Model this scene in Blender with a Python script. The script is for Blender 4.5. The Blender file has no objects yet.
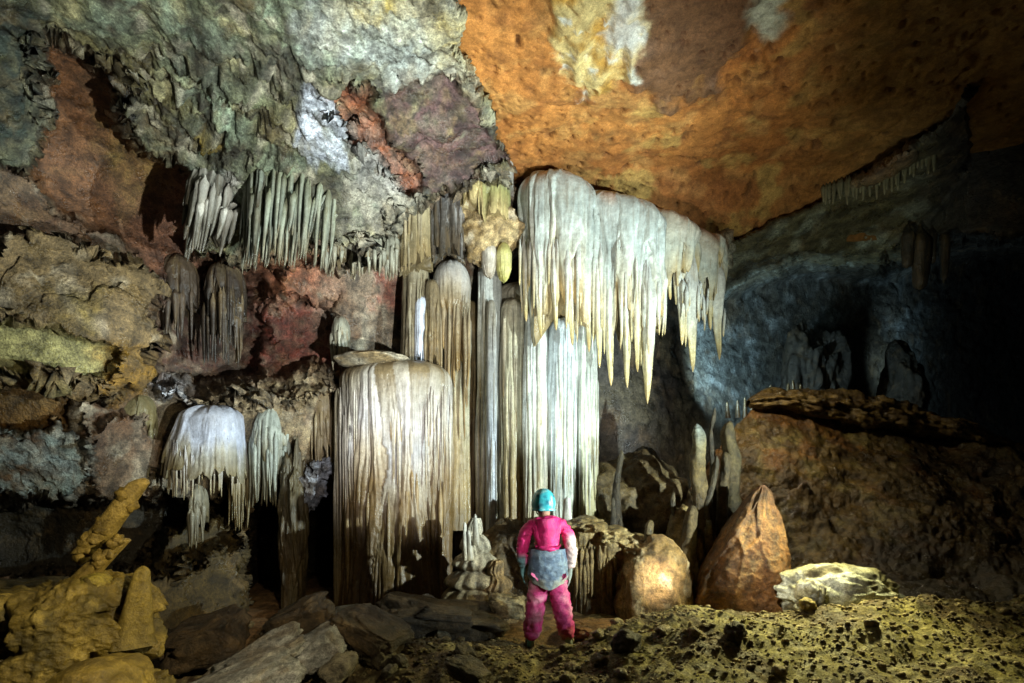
import bpy, bmesh, math, random
import numpy as np

# ----------------------------------------------------------------- scene
scene = bpy.context.scene
COL = scene.collection
F, CX, CY, CZ = 569.0, 512.0, 488.0, 1.74      # focal length in pixels, eye line, eye height
H = 5.1                                        # ceiling above the eye

def at(px, py, Y):
    return np.array([(px - CX) * Y / F, Y, CZ + (CY - py) * Y / F])

def C(r, g, b):
    f = lambda v: ((v / 255.0) / 12.92) if v / 255.0 < 0.04045 else (((v / 255.0) + 0.055) / 1.055) ** 2.4
    return np.array([f(r), f(g), f(b)])

# ----------------------------------------------------------------- noise
def _h(ix, iy, iz, s):
    h = (ix.astype(np.uint32) * np.uint32(374761393)) ^ (iy.astype(np.uint32) * np.uint32(668265263)) \
        ^ (iz.astype(np.uint32) * np.uint32(2246822519)) ^ np.uint32((s * 3266489917) & 0xffffffff)
    h = (h ^ (h >> np.uint32(13))) * np.uint32(1274126177)
    h = (h ^ (h >> np.uint32(16))) * np.uint32(2654435761)
    return h ^ (h >> np.uint32(15))

def hf(ix, s=0):
    ix = np.asarray(ix).astype(np.int64)
    return _h(ix, ix * 7 + 3, ix * 0 + 11, s).astype(np.float64) / 4294967295.0

def gn(P, seed=0):
    """gradient noise, about -0.7 .. 0.7"""
    P = np.asarray(P, dtype=np.float32)
    I = np.floor(P).astype(np.int64); f = P - I
    u = f * f * f * (f * (f * 6 - 15) + 10)
    out = None
    res = []
    for dz in (0, 1):
        for dy in (0, 1):
            for dx in (0, 1):
                h = _h(I[..., 0] + dx, I[..., 1] + dy, I[..., 2] + dz, seed)
                gx = ((h & np.uint32(1023)).astype(np.float32) / 511.5 - 1)
                gy = (((h >> np.uint32(10)) & np.uint32(1023)).astype(np.float32) / 511.5 - 1)
                gz = (((h >> np.uint32(20)) & np.uint32(1023)).astype(np.float32) / 511.5 - 1)
                res.append(gx * (f[..., 0] - dx) + gy * (f[..., 1] - dy) + gz * (f[..., 2] - dz))
    ux, uy, uz = u[..., 0], u[..., 1], u[..., 2]
    l = lambda a, b, t: a + (b - a) * t
    return l(l(l(res[0], res[1], ux), l(res[2], res[3], ux), uy), l(l(res[4], res[5], ux), l(res[6], res[7], ux), uy), uz)

def fbm(P, o=4, seed=0, gain=0.5):
    P = np.asarray(P, dtype=np.float32); a, t = 1.0, 0
    for k in range(o):
        t = t + a * gn(P * (2.03 ** k) + 17.3 * k, seed + k); a *= gain
    return t

def ridged(P, o=4, seed=0, gain=0.5):
    P = np.asarray(P, dtype=np.float32); a, t = 1.0, 0
    for k in range(o):
        t = t + a * (1 - np.abs(gn(P * (2.03 ** k) + 9.1 * k, seed + k)) * 2.6); a *= gain
    return t

def worley(P, seed=0):
    """F1, F2 and a cell id"""
    P = np.asarray(P, dtype=np.float32); I = np.floor(P).astype(np.int64)
    f1 = np.full(P.shape[:-1], 9.0, np.float32); f2 = f1.copy(); cid = np.zeros(P.shape[:-1], np.float32)
    for dz in (-1, 0, 1):
        for dy in (-1, 0, 1):
            for dx in (-1, 0, 1):
                J = I + np.array([dx, dy, dz])
                h = _h(J[..., 0], J[..., 1], J[..., 2], seed)
                q = np.stack([(h & np.uint32(1023)) / 1023.0, ((h >> np.uint32(10)) & np.uint32(1023)) / 1023.0,
                              ((h >> np.uint32(20)) & np.uint32(1023)) / 1023.0], -1).astype(np.float32)
                d = np.linalg.norm(J + q - P, axis=-1)
                near = d < f1
                f2 = np.where(near, f1, np.minimum(f2, d)); cid = np.where(near, (h % np.uint32(997)) / 997.0, cid)
                f1 = np.where(near, d, f1)
    return f1, f2, cid

def sstep(a, b, x):
    t = np.clip((x - a) / (b - a), 0, 1); return t * t * (3 - 2 * t)

def sdpoly(poly, x, y):
    """signed distance to a polygon, positive inside"""
    p = np.array(poly, float); n = len(p)
    d = np.full(x.shape, 1e18); inside = np.zeros(x.shape, bool)
    for i in range(n):
        a, b = p[i], p[(i + 1) % n]
        ex, ey = b - a
        wx, wy = x - a[0], y - a[1]
        t = np.clip((wx * ex + wy * ey) / (ex * ex + ey * ey + 1e-9), 0, 1)
        d = np.minimum(d, (wx - ex * t) ** 2 + (wy - ey * t) ** 2)
        c = ((a[1] > y) != (b[1] > y))
        if ey != 0:
            inside ^= c & (x < ex * (y - a[1]) / ey + a[0])
    d = np.sqrt(d)
    return np.where(inside, d, -d)

def tps(pts):
    p = np.array(pts, float); xy = p[:, :2] / 300.0; v = np.log(p[:, 2]); n = len(p)
    def k(r2): return np.where(r2 > 1e-12, 0.5 * r2 * np.log(r2 + 1e-12), 0)
    D = ((xy[:, None] - xy[None]) ** 2).sum(-1)
    A = np.zeros((n + 3, n + 3)); A[:n, :n] = k(D) + np.eye(n) * 1e-3
    A[:n, n] = 1; A[:n, n + 1:] = xy; A[n, :n] = 1; A[n + 1:, :n] = xy.T
    w = np.linalg.solve(A, np.concatenate([v, np.zeros(3)]))
    def ev(x, y):
        x, y = x / 300.0, y / 300.0
        r = w[n] + w[n + 1] * x + w[n + 2] * y
        for i in range(n): r = r + w[i] * k((x - xy[i, 0]) ** 2 + (y - xy[i, 1]) ** 2)
        return np.exp(r)
    return ev

# ----------------------------------------------------------------- mesh building
class MB:
    def __init__(self): self.v = []; self.f = []; self.c = []; self.n = 0
    def add(self, V, faces, Cc):
        V = np.asarray(V, float).reshape(-1, 3)
        Cc = np.asarray(Cc, float)
        if Cc.ndim == 1: Cc = np.tile(Cc, (len(V), 1))
        self.v.append(V); self.c.append(Cc.reshape(-1, 3))
        for fa in faces: self.f.append(np.asarray(fa) + self.n)
        self.n += len(V)
    def grid(self, V, Cc, wrap=False, flip=False):
        """V rows x cols x 3"""
        r, c = V.shape[:2]
        i = np.arange(r * c).reshape(r, c)
        if wrap: j = np.roll(i, -1, axis=1)
        else: i, j = i[:, :-1], i[:, 1:]
        q = np.stack([i[:-1], i[1:], j[1:], j[:-1]], -1).reshape(-1, 4)
        if flip: q = q[:, ::-1]
        self.add(V, [q], np.broadcast_to(Cc, V.shape))
    def cap(self, ring, Cc, flip=False):
        ring = np.asarray(ring); m = ring.mean(0); n = len(ring)
        q = np.array([[k, (k + 1) % n, n] for k in range(n)])
        if flip: q = q[:, ::-1]
        self.add(np.vstack([ring, m]), [q], Cc)
    def build(self, name, mat, parent=None, smooth=True, origin=None):
        V = np.vstack(self.v); Cc = np.vstack(self.c)
        if origin is None:
            origin = np.array([(V[:, 0].min() + V[:, 0].max()) / 2, (V[:, 1].min() + V[:, 1].max()) / 2, V[:, 2].min()])
        origin = np.asarray(origin, float)
        me = bpy.data.meshes.new(name)
        tri = [f for f in self.f if f.shape[1] == 3]; quad = [f for f in self.f if f.shape[1] == 4]
        loops = np.concatenate([f.reshape(-1) for f in tri + quad]); 
        tot = np.concatenate([np.full(len(f), f.shape[1]) for f in tri + quad])
        st = np.concatenate([[0], np.cumsum(tot)[:-1]])
        me.vertices.add(len(V)); me.vertices.foreach_set('co', (V - origin).astype(np.float32).ravel())
        me.loops.add(len(loops)); me.loops.foreach_set('vertex_index', loops.astype(np.int32))
        me.polygons.add(len(tot)); me.polygons.foreach_set('loop_start', st.astype(np.int32))
        me.polygons.foreach_set('loop_total', tot.astype(np.int32))
        me.polygons.foreach_set('use_smooth', np.full(len(tot), smooth))
        a = me.attributes.new('Col', 'FLOAT_COLOR', 'POINT')
        a.data.foreach_set('color', np.hstack([np.clip(Cc, 0, 1), np.ones((len(Cc), 1))]).astype(np.float32).ravel())
        me.update(calc_edges=True); me.validate()
        me.materials.append(mat)
        o = bpy.data.objects.new(name, me); COL.objects.link(o)
        if parent is not None:
            o.parent = parent; o.location = origin - np.array(parent.matrix_world.translation if parent.parent else parent.location)
        else: o.location = origin
        o['_w'] = [float(x) for x in origin]
        return o

def tag(o, label, cat, group=None, kind=None):
    if label: o['label'] = label
    if cat: o['category'] = cat
    if group: o['group'] = group
    if kind: o['kind'] = kind
    return o
def struct(o): o['kind'] = 'structure'; return o
def empty(name, loc, label, cat, group=None):
    o = bpy.data.objects.new(name, None); COL.objects.link(o); o.location = loc; o.empty_display_size = .2
    o['_w'] = [float(x) for x in loc]
    return tag(o, label, cat, group)
def child(mb, name, mat, parent):
    """a part; its place is kept in the world, written relative to its thing"""
    o = mb.build(name, mat)
    w = np.array(o['_w']); pw = np.array(list(parent['_w']))
    o.parent = parent; o.location = w - pw
    return o

# ----------------------------------------------------------------- materials
def nmat(name):
    m = bpy.data.materials.new(name); m.use_nodes = True
    nt = m.node_tree; nt.nodes.clear()
    return m, nt, nt.nodes, nt.links

def rock_mat(name, scale=1.0, mottle=0.45, pits=0.5, bump=0.6, rough=0.6, wet=0.25, zs=1.0, streak=0.0, hue=0.25, hue_col=(0.30, 0.19, 0.08), rot=(0, 0, 0), spec=0.4, fine=.35):
    """vertex colour 'Col' broken up by mottling, dark pits, mineral tint and vertical streaks in world space"""
    m, nt, N, L = nmat(name)
    out = N.new('ShaderNodeOutputMaterial'); b = N.new('ShaderNodeBsdfPrincipled')
    L.new(b.outputs[0], out.inputs[0])
    geo = N.new('ShaderNodeNewGeometry')
    mp = N.new('ShaderNodeMapping'); mp.inputs['Scale'].default_value = (scale, scale, scale * zs); mp.inputs['Rotation'].default_value = rot
    L.new(geo.outputs['Position'], mp.inputs[0])
    at_ = N.new('ShaderNodeAttribute'); at_.attribute_name = 'Col'
    def noise(sc, det, ro, src=mp, dist=0.0):
        n = N.new('ShaderNodeTexNoise'); n.inputs['Scale'].default_value = sc; n.inputs['Detail'].default_value = det
        n.inputs['Roughness'].default_value = ro; n.inputs['Distortion'].default_value = dist
        L.new(src.outputs[0], n.inputs['Vector']); return n
    def ramp(src, a, b_, lo=0.0, hi=1.0):
        r = N.new('ShaderNodeMapRange'); r.inputs[1].default_value = a; r.inputs[2].default_value = b_
        r.inputs[3].default_value = lo; r.inputs[4].default_value = hi; r.interpolation_type = 'SMOOTHSTEP'
        L.new(src, r.inputs[0]); return r.outputs[0]
    def mix(f, a, b_, mode='MIX'):
        x = N.new('ShaderNodeMix'); x.data_type = 'RGBA'; x.blend_type = mode
        if isinstance(f, (int, float)): x.inputs[0].default_value = f
        else: L.new(f, x.inputs[0])
        for s, v in ((6, a), (7, b_)):
            if isinstance(v, tuple): x.inputs[s].default_value = v
            else: L.new(v, x.inputs[s])
        return x.outputs[2]
    col = at_.outputs['Color']
    n1 = noise(3.2, 6, .62, dist=.3); n2 = noise(14, 5, .65); n3 = noise(1.1, 4, .6, dist=.6)
    # mineral tint
    hcol = mix(1.0, col, tuple(hue_col) + (1,), 'MIX')
    col = mix(ramp(n3.outputs[0], .5, .72, 0, hue), col, mix(0.65, col, tuple(hue_col) + (1,)))
    # mottling
    g = ramp(n1.outputs[0], .3, .7, 1 - mottle, 1 + mottle * .75)
    gc = N.new('ShaderNodeCombineColor'); [L.new(g, gc.inputs[k]) for k in range(3)]
    col = mix(1.0, col, gc.outputs[0], 'MULTIPLY')
    g2 = ramp(n2.outputs[0], .3, .7, 1 - mottle * .6, 1 + mottle * .5)
    gc2 = N.new('ShaderNodeCombineColor'); [L.new(g2, gc2.inputs[k]) for k in range(3)]
    col = mix(1.0, col, gc2.outputs[0], 'MULTIPLY')
    nf = noise(36, 6, .8); nfr = ramp(nf.outputs[0], .28, .72, 1 - fine, 1 + fine)
    gc3 = N.new('ShaderNodeCombineColor'); [L.new(nfr, gc3.inputs[k]) for k in range(3)]
    col = mix(1.0, col, gc3.outputs[0], 'MULTIPLY')
    if pits > 0:
        v = noise(7, 8, .72, dist=.8)
        col = mix(ramp(v.outputs[0], .40, .30, 0, pits), col, (.012, .009, .006, 1))
    hgt = None
    if streak > 0:
        ms = N.new('ShaderNodeMapping'); ms.inputs['Scale'].default_value = (15, 15, .8)
        L.new(geo.outputs['Position'], ms.inputs[0])
        s1 = noise(1.0, 6, .68, ms, .5); 
        ms2 = N.new('ShaderNodeMapping'); ms2.inputs['Scale'].default_value = (4, 4, .9); L.new(geo.outputs['Position'], ms2.inputs[0])
        s2 = noise(1.0, 4, .6, ms2)
        col = mix(ramp(s1.outputs[0], .5, .68, 0, streak * .85), col, (.13, .088, .04, 1))
        col = mix(ramp(s1.outputs[0], .42, .28, 0, streak * .75), col, (.022, .02, .016, 1))
        col = mix(ramp(s2.outputs[0], .52, .74, 0, streak * .55), col, mix(.6, col, (.30, .19, .07, 1)))
        hgt = s1
    L.new(col, b.inputs['Base Color'])
    # gloss: wet films
    w = noise(2.3, 4, .6)
    L.new(ramp(w.outputs[0], .46, .62, rough, max(.12, rough - wet)), b.inputs['Roughness'])
    b.inputs['Specular IOR Level'].default_value = spec
    # relief
    bb = None
    for n, st, dist_ in ((n1, bump * .55, .10), (n2, bump * .75, .03)) + (((hgt, bump * .8, .03),) if hgt else ()):
        bp = N.new('ShaderNodeBump'); bp.inputs['Strength'].default_value = min(1, st); bp.inputs['Distance'].default_value = dist_
        L.new(n.outputs[0], bp.inputs['Height'])
        if bb: L.new(bb.outputs[0], bp.inputs['Normal'])
        bb = bp
    bp = N.new('ShaderNodeBump'); bp.inputs['Strength'].default_value = min(1, bump * .9); bp.inputs['Distance'].default_value = .012
    L.new(nf.outputs[0], bp.inputs['Height']); L.new(bb.outputs[0], bp.inputs['Normal'])
    L.new(bp.outputs[0], b.inputs['Normal'])
    return m

M = {}
M['wall'] = rock_mat('cave_wall_rock', 1.6, .62, .8, 1.0, .60, .36, hue=.4, fine=.6, spec=.5)
M['ceil'] = rock_mat('ceiling_rock', 1.7, .32, .5, .4, .8, .12, hue=.5, hue_col=(.22, .11, .03), spec=.2)
M['flow'] = rock_mat('flowstone', 1.0, .22, .0, .5, .40, .2, streak=.45, hue=.3, fine=.16, hue_col=(.34, .25, .12), spec=.5)
M['flowd'] = rock_mat('flowstone_dark', 1.0, .3, .2, .6, .45, .2, streak=.9, hue=.3, fine=.2, hue_col=(.2, .12, .05), spec=.5)
M['mud'] = rock_mat('wet_mud', 1.5, .6, .5, 1.0, .42, .3, fine=.45, hue=.4, hue_col=(.12, .055, .015), spec=.55)
M['clay'] = rock_mat('yellow_clay', 2.0, .35, .2, .7, .5, .2, hue=.4, hue_col=(.12, .07, .01), spec=.5)
M['ground'] = rock_mat('ground_gravel', 3.0, .55, .5, 1.0, .7, .25, hue=.35, hue_col=(.2, .13, .04), spec=.4)
M['stone'] = rock_mat('stone', 2.4, .55, .5, 1.0, .6, .3, hue=.35, spec=.45, fine=.5)
# ----------------------------------------------------------------- the chamber: walls, ceiling, ground
def nrm_grid(P):
    du = np.gradient(P, axis=1); dv = np.gradient(P, axis=0)
    n = np.cross(du, dv); n /= (np.linalg.norm(n, axis=-1, keepdims=True) + 1e-9)
    return n                                                        # points toward the chamber (x right, y down)

def lerp(a, b, m):
    return a + (b - a) * m[..., None]

def wall_left():
    xs = np.concatenate([np.arange(-420, -20, 6), np.arange(-20, 578, 1.5)])
    ys = np.concatenate([np.arange(-330, -20, 6), np.arange(-20, 722, 1.5)])
    px, py = np.meshgrid(xs, ys)
    q = np.stack([px / 38, py / 38, px * 0], -1); q2 = np.stack([px / 9, py / 9, px * 0 + 5], -1)
    wx = 15 * fbm(q, 6, 5, .62) ; wy = 15 * fbm(q, 6, 15, .62)
    X, Yp = px + wx, py + wy
    def mk(poly, soft=6, w=1.0):
        return sstep(-soft, soft, sdpoly(poly, px + wx * w, py + wy * w))
    base = tps([(-420, -330, 3.4), (0, -330, 4.0), (300, -330, 4.1), (575, -330, 4.2), (-420, 0, 4.4), (-420, 300, 5.0), (-420, 700, 4.8),
                (0, 0, 5.6), (200, 0, 5.7), (455, 0, 5.75), (60, 150, 7.4), (150, 220, 8.3), (300, 120, 7.1), (430, 100, 7.3), (500, 165, 8.7),
                (300, 280, 8.8), (420, 280, 9.5), (520, 280, 10.3), (575, 250, 10.7), (0, 280, 7.0), (130, 300, 7.6), (220, 330, 9.0),
                (0, 450, 7.3), (100, 450, 7.6), (180, 430, 8.5), (280, 430, 8.7), (0, 540, 7.8), (130, 540, 8.1), (280, 540, 9.6), (320, 540, 9.7),
                (400, 450, 9.8), (500, 450, 10.4), (575, 450, 10.8), (0, 700, 6.5), (150, 700, 7.8), (300, 700, 9.6), (575, 700, 10.6)])
    Y = base(px, py)
    over = [(-300, -330), (455, -330), (455, 0), (472, 75), (512, 160), (508, 188), (470, 190), (440, 196), (400, 215), (370, 262), (250, 270), (215, 262), (192, 255), (205, 190),
            (175, 170), (150, 158), (118, 120), (112, 72), (75, 52), (42, 42), (40, 90), (45, 140), (20, 160), (-300, 170)]
    mB = mk(over, 7)
    Y = Y - .55 * mB
    beyond = [(457, -330), (457, 0), (475, 75), (516, 158), (521, 185), (590, 192), (590, -330)]
    Y = Y + 2.6 * mk(beyond, 7, .35)
    mS = mk([(44, 50), (75, 55), (110, 75), (118, 122), (150, 160), (178, 172), (207, 190), (200, 235), (192, 255), (250, 268), (285, 262), (270, 300), (160, 275), (110, 235), (55, 210), (30, 160), (55, 120)], 5, .6)
    Y = Y + .25 * mS
    mD = mk([(-120, 245), (60, 238), (110, 262), (140, 262), (165, 298), (150, 312), (160, 345), (140, 385), (112, 398), (60, 392), (0, 384), (-120, 384)], 6)
    Y = Y - .95 * mD
    mYel = mk([(-80, 322), (30, 322), (75, 338), (118, 352), (112, 380), (60, 385), (0, 372), (-80, 372)], 5, .5)
    Y = Y + .22 * mYel
    mband = mk([(-80, 388), (70, 392), (75, 425), (20, 432), (-80, 430)], 5, .6); Y = Y + .25 * mband
    mcool = mk([(-120, 428), (60, 428), (95, 440), (95, 470), (70, 500), (-120, 505)], 6); Y = Y - .45 * mcool
    mred = mk([(85, 418), (150, 415), (165, 440), (150, 500), (95, 500)], 6); Y = Y - .25 * mred
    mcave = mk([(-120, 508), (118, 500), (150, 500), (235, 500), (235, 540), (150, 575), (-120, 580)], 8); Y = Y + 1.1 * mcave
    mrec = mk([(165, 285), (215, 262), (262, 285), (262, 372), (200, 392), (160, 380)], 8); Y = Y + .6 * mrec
    mrec2 = mk([(262, 300), (335, 300), (335, 366), (262, 380)], 8); Y = Y + .25 * mrec2
    mledge = mk([(160, 385), (240, 372), (335, 366), (338, 400), (240, 408), (160, 402)], 5); Y = Y - .35 * mledge
    mw = mk([(225, 395), (338, 385), (338, 500), (300, 515), (240, 520), (225, 470)], 8); Y = Y - .25 * mw
    mmud = mk([(118, 600), (145, 560), (185, 522), (225, 512), (248, 535), (254, 600), (262, 730), (100, 730)], 12); Y = Y - 1.5 * mmud
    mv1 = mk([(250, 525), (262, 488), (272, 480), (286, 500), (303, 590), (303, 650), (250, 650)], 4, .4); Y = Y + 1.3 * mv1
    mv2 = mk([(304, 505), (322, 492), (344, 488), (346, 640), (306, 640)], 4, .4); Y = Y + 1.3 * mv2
    mwhite = mk([(300, 92), (335, 95), (352, 140), (345, 172), (315, 165), (292, 150), (297, 115)], 6)
    mpur = mk([(378, 90), (450, 82), (476, 105), (508, 160), (480, 182), (432, 196), (405, 165)], 5); Y = Y + .12 * mpur
    mredst = mk([(330, 74), (352, 78), (372, 105), (402, 150), (425, 188), (408, 196), (372, 150), (340, 115)], 5); Y = Y + .25 * mredst
    P = np.stack([(px - CX) * Y / F, Y, CZ + (CY - py) * Y / F], -1)
    smooth_ = np.clip(mS + mYel, 0, 1)
    # relief in metres
    a = -.5 * P[..., 0] - .85 * P[..., 2]; c = .85 * P[..., 0] - .5 * P[..., 2]
    D = np.stack([c * 4.2, P[..., 1] * 3, a * 1.15], -1)
    D = D + .5 * np.stack([gn(P * 1.3, 61), gn(P * 1.3, 62), gn(P * 1.3, 63)], -1)
    diag = ridged(D, 4, 31)
    mdiag = mk([(95, 40), (330, 55), (350, 110), (300, 170), (255, 265), (195, 260), (205, 190), (130, 130)], 25)
    V = P * np.array([6.4, 5, .8]); V = V + .8 * np.stack([gn(P * 1.2, 71), gn(P * 1.2, 72), gn(P * .9, 73)], -1)
    drip = ridged(V, 3, 41)
    mdrip = np.clip(.7 * mk([(105, 70), (330, 70), (420, 200), (420, 262), (260, 270), (200, 250), (200, 185), (130, 140)], 20) + mk([(332, 150), (420, 190), (432, 330), (345, 370), (300, 300), (325, 240)], 15) + mk([(225, 400), (338, 385), (340, 520), (230, 530)], 15)
                    + mk([(430, 190), (580, 190), (580, 620), (345, 620), (345, 300)], 15), 0, 1)
    f1, f2, cid = worley(P * 2.6 + .5 * np.stack([gn(P * 2, 81), gn(P * 2, 82), gn(P * 2, 83)], -1), 3)
    g1, g2, gid = worley(P * 7.5 + .4 * np.stack([gn(P * 6, 84), gn(P * 6, 85), gn(P * 6, 86)], -1), 9)
    crag = (1 + 1.2 * mD) * (cid - .5) * .22 * sstep(.0, .16, f2 - f1) + (gid - .5) * .07 * sstep(0, .15, g2 - g1)
    rough = .22 * fbm(P * .8, 3, 21) + .12 * (ridged(P * 2.0, 6, 22, .55) - 1) + .055 * (ridged(P * 6.5, 4, 25) - 1)
    st = np.stack([P[..., 0] * .8, P[..., 1] * .8, P[..., 2] * 4.5], -1)
    strata = ridged(st, 3, 51)
    d = rough * (1 - .82 * smooth_) + crag * (1 - .95 * smooth_) * (1 + .5 * mD - .5 * mwhite)
    d = d + .36 * (diag - 1) * mdiag + (.10 * (ridged(D * 2.1 + 5, 4, 33, .6) - 1) * sstep(-.15, .3, fbm(P * 1.3 + 7, 3, 34)) + .30 * fbm(P * 1.5 + 2, 2, 35)) * mB + .24 * (drip - 1) * mdrip * (1 - smooth_) + .05 * (strata - 1) * (mcool + mband)
    d = d + .05 * (fbm(P * 2.2, 2, 91)) * mmud
    d = d - .10 * 4 * (mpur * (1 - mpur) + mredst * (1 - mredst) + .6 * mwhite * (1 - mwhite)) * (.6 + .8 * gn(P * 3, 56))
    rim = np.maximum.reduce([mB * (1 - mB), mD * (1 - mD), mcool * (1 - mcool)]) * 4
    d = d + .16 * rim * (ridged(P * 4.5, 3, 55) - 1.0)
    n = nrm_grid(P); view = -P.copy(); view[..., 2] += CZ; view /= np.linalg.norm(view, axis=-1, keepdims=True)
    dirv = .55 * n + .6 * view
    P2 = P + dirv * d[..., None]
    # rock colours, with shade put into the hollows and top-left corner
    c0 = np.broadcast_to(C(118, 100, 80), P.shape).copy()
    t1 = sstep(-.25, .3, fbm(P * .9, 3, 101)); t2 = sstep(-.2, .35, fbm(P * 1.7 + 9, 3, 111)); t3 = sstep(.05, .4, fbm(P * 3.1 + 4, 3, 121))
    c0 = lerp(c0, C(96, 70, 48), t1); c0 = lerp(c0, C(146, 134, 114), t3)
    cB = np.broadcast_to(C(112, 116, 88), P.shape).copy()
    cB = lerp(cB, C(142, 156, 132), t2); cB = lerp(cB, C(92, 82, 46), t1 * .85); cB = lerp(cB, C(172, 162, 118), t3 * .7); cB = lerp(cB, C(74, 68, 52), sstep(.0, .35, fbm(P * 4.3 + 2, 4, 131)) * .8)
    c0 = lerp(c0, cB, mB)
    zn = fbm(P * 3.4, 4, 141); zn2 = fbm(P * 5.5, 4, 142)
    zs = 9 * fbm(P * 4.5, 4, 143)
    big = fbm(P * .75 + 11, 3, 145); c0 = lerp(c0, C(92, 74, 44), mB * sstep(.02, .3, big) * .75); c0 = lerp(c0, C(66, 66, 58), mB * sstep(.0, .32, -big) * .7)
    vs = fbm(np.stack([P[..., 0] * 4, P[..., 1] * 4, P[..., 2] * .5], -1), 4, 146); c0 = lerp(c0, C(56, 46, 36), sstep(.08, .4, vs) * .6); c0 = lerp(c0, C(178, 168, 146), sstep(.12, .42, -vs) * .45)
    def z(poly, col, soft=6, w=1.0, k=1.0):
        nonlocal c0
        m_ = sstep(-soft * 1.5, soft * 1.5, sdpoly(poly, px + wx * w, py + wy * w) + zs)
        c0 = lerp(c0, col * (1 + .55 * zn)[..., None], np.clip(m_ * k * (.8 + 1.0 * zn2), 0, 1))
    z([(300, -60), (455, -60), (457, 0), (472, 80), (445, 82), (395, 92), (372, 75), (335, 62), (300, 40)], C(178, 184, 176), 14, 1.2)
    z([(320, -60), (440, -60), (440, 18), (340, 22)], C(170, 150, 84), 16, 1.4, .75)
    z([(430, 15), (460, 20), (470, 78), (440, 70)], C(176, 156, 92), 10, 1.2, .8)
    z([(-200, -200), (45, -100), (45, 150), (-200, 160)], C(50, 58, 50), 16, 1.2)  # shade of the top-left corner put into the colour
    c0 = lerp(c0, lerp(np.broadcast_to(C(112, 76, 48), P.shape).copy(), C(122, 84, 64), sstep(-60, 60, px - 150 + .4 * (py - 190))), mS)
    z([(100, 120), (150, 150), (170, 185), (130, 200), (100, 160)], C(130, 106, 58), 12, 1.3, .8)
    z([(-60, 165), (60, 215), (110, 240), (90, 265), (-60, 250)], C(92, 64, 44), 10)
    c0 = lerp(c0, C(196, 200, 210) * (1 + .4 * zn)[..., None], (mwhite * (.75 + 1.2 * zn2)).clip(0, 1))
    z([(352, 130), (385, 140), (420, 195), (395, 215), (360, 185)], C(150, 146, 140), 8)
    z([(345, 180), (410, 200), (415, 262), (345, 262)], C(146, 140, 124), 10)
    c0 = lerp(c0, lerp(lerp(np.broadcast_to(C(96, 72, 70), P.shape).copy(), C(124, 102, 76), t3), C(66, 46, 44), sstep(0, .3, zn)), mpur * (.85 + .8 * zn2).clip(0, 1))
    c0 = lerp(c0, C(132, 76, 48) * (1 + .4 * zn)[..., None], mredst * (.75 + .6 * zn2).clip(0, 1))
    z([(210, 215), (225, 205), (240, 180), (235, 165), (220, 175)], C(190, 186, 176), 5)
    z([(195, 135), (215, 130), (218, 150), (200, 152)], C(150, 124, 38), 6, 1, .8)
    z([(255, 255), (330, 258), (335, 300), (262, 305)], C(146, 92, 66), 9)
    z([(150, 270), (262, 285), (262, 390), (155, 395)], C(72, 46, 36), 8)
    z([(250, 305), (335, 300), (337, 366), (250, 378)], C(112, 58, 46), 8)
    z([(372, 268), (402, 275), (402, 305), (375, 305)], C(138, 82, 64), 5)
    z([(318, 262), (370, 262), (372, 330), (318, 330)], C(128, 108, 88), 8, 1, .7)
    c0 = lerp(c0, lerp(np.broadcast_to(C(114, 94, 62), P.shape).copy(), C(150, 134, 108), t3), mD)
    z([(60, 285), (100, 290), (90, 330), (50, 320)], C(128, 108, 46), 10, 1, .8)
    c0 = lerp(c0, C(156, 148, 96), mYel)
    z([(90, 350), (150, 340), (140, 400), (110, 400)], C(134, 100, 36), 7)
    c0 = lerp(c0, C(112, 82, 40), mband)
    c0 = lerp(c0, lerp(np.broadcast_to(C(128, 140, 134), P.shape).copy(), C(150, 164, 164), t2), (mcool * (.6 + 1.2 * zn2)).clip(0, 1))
    z([(85, 418), (150, 415), (165, 440), (150, 490), (95, 480)], C(92, 66, 48), 12, 1.6, .55); c0 = lerp(c0, C(44, 38, 26), mcave)  # shade of the cavern put into the rock colour
    z([(160, 385), (335, 366), (338, 520), (230, 530), (165, 420)], C(140, 122, 92), 8, 1, .85)
    z([(158, 382), (190, 385), (185, 402), (160, 402)], C(170, 172, 180), 5)
    c0 = lerp(c0, C(74, 60, 30), mmud); c0 = lerp(c0, C(34, 28, 20), np.clip(mv1 + mv2, 0, 1))  # shade inside both hollows put into the colour
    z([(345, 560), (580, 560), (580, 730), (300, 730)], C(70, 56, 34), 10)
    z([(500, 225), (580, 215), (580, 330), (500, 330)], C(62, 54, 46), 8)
    mb = MB(); mb.grid(P2, c0); o = mb.build('cave_wall', M['wall'], origin=(0, 0, 0)); struct(o)

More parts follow.
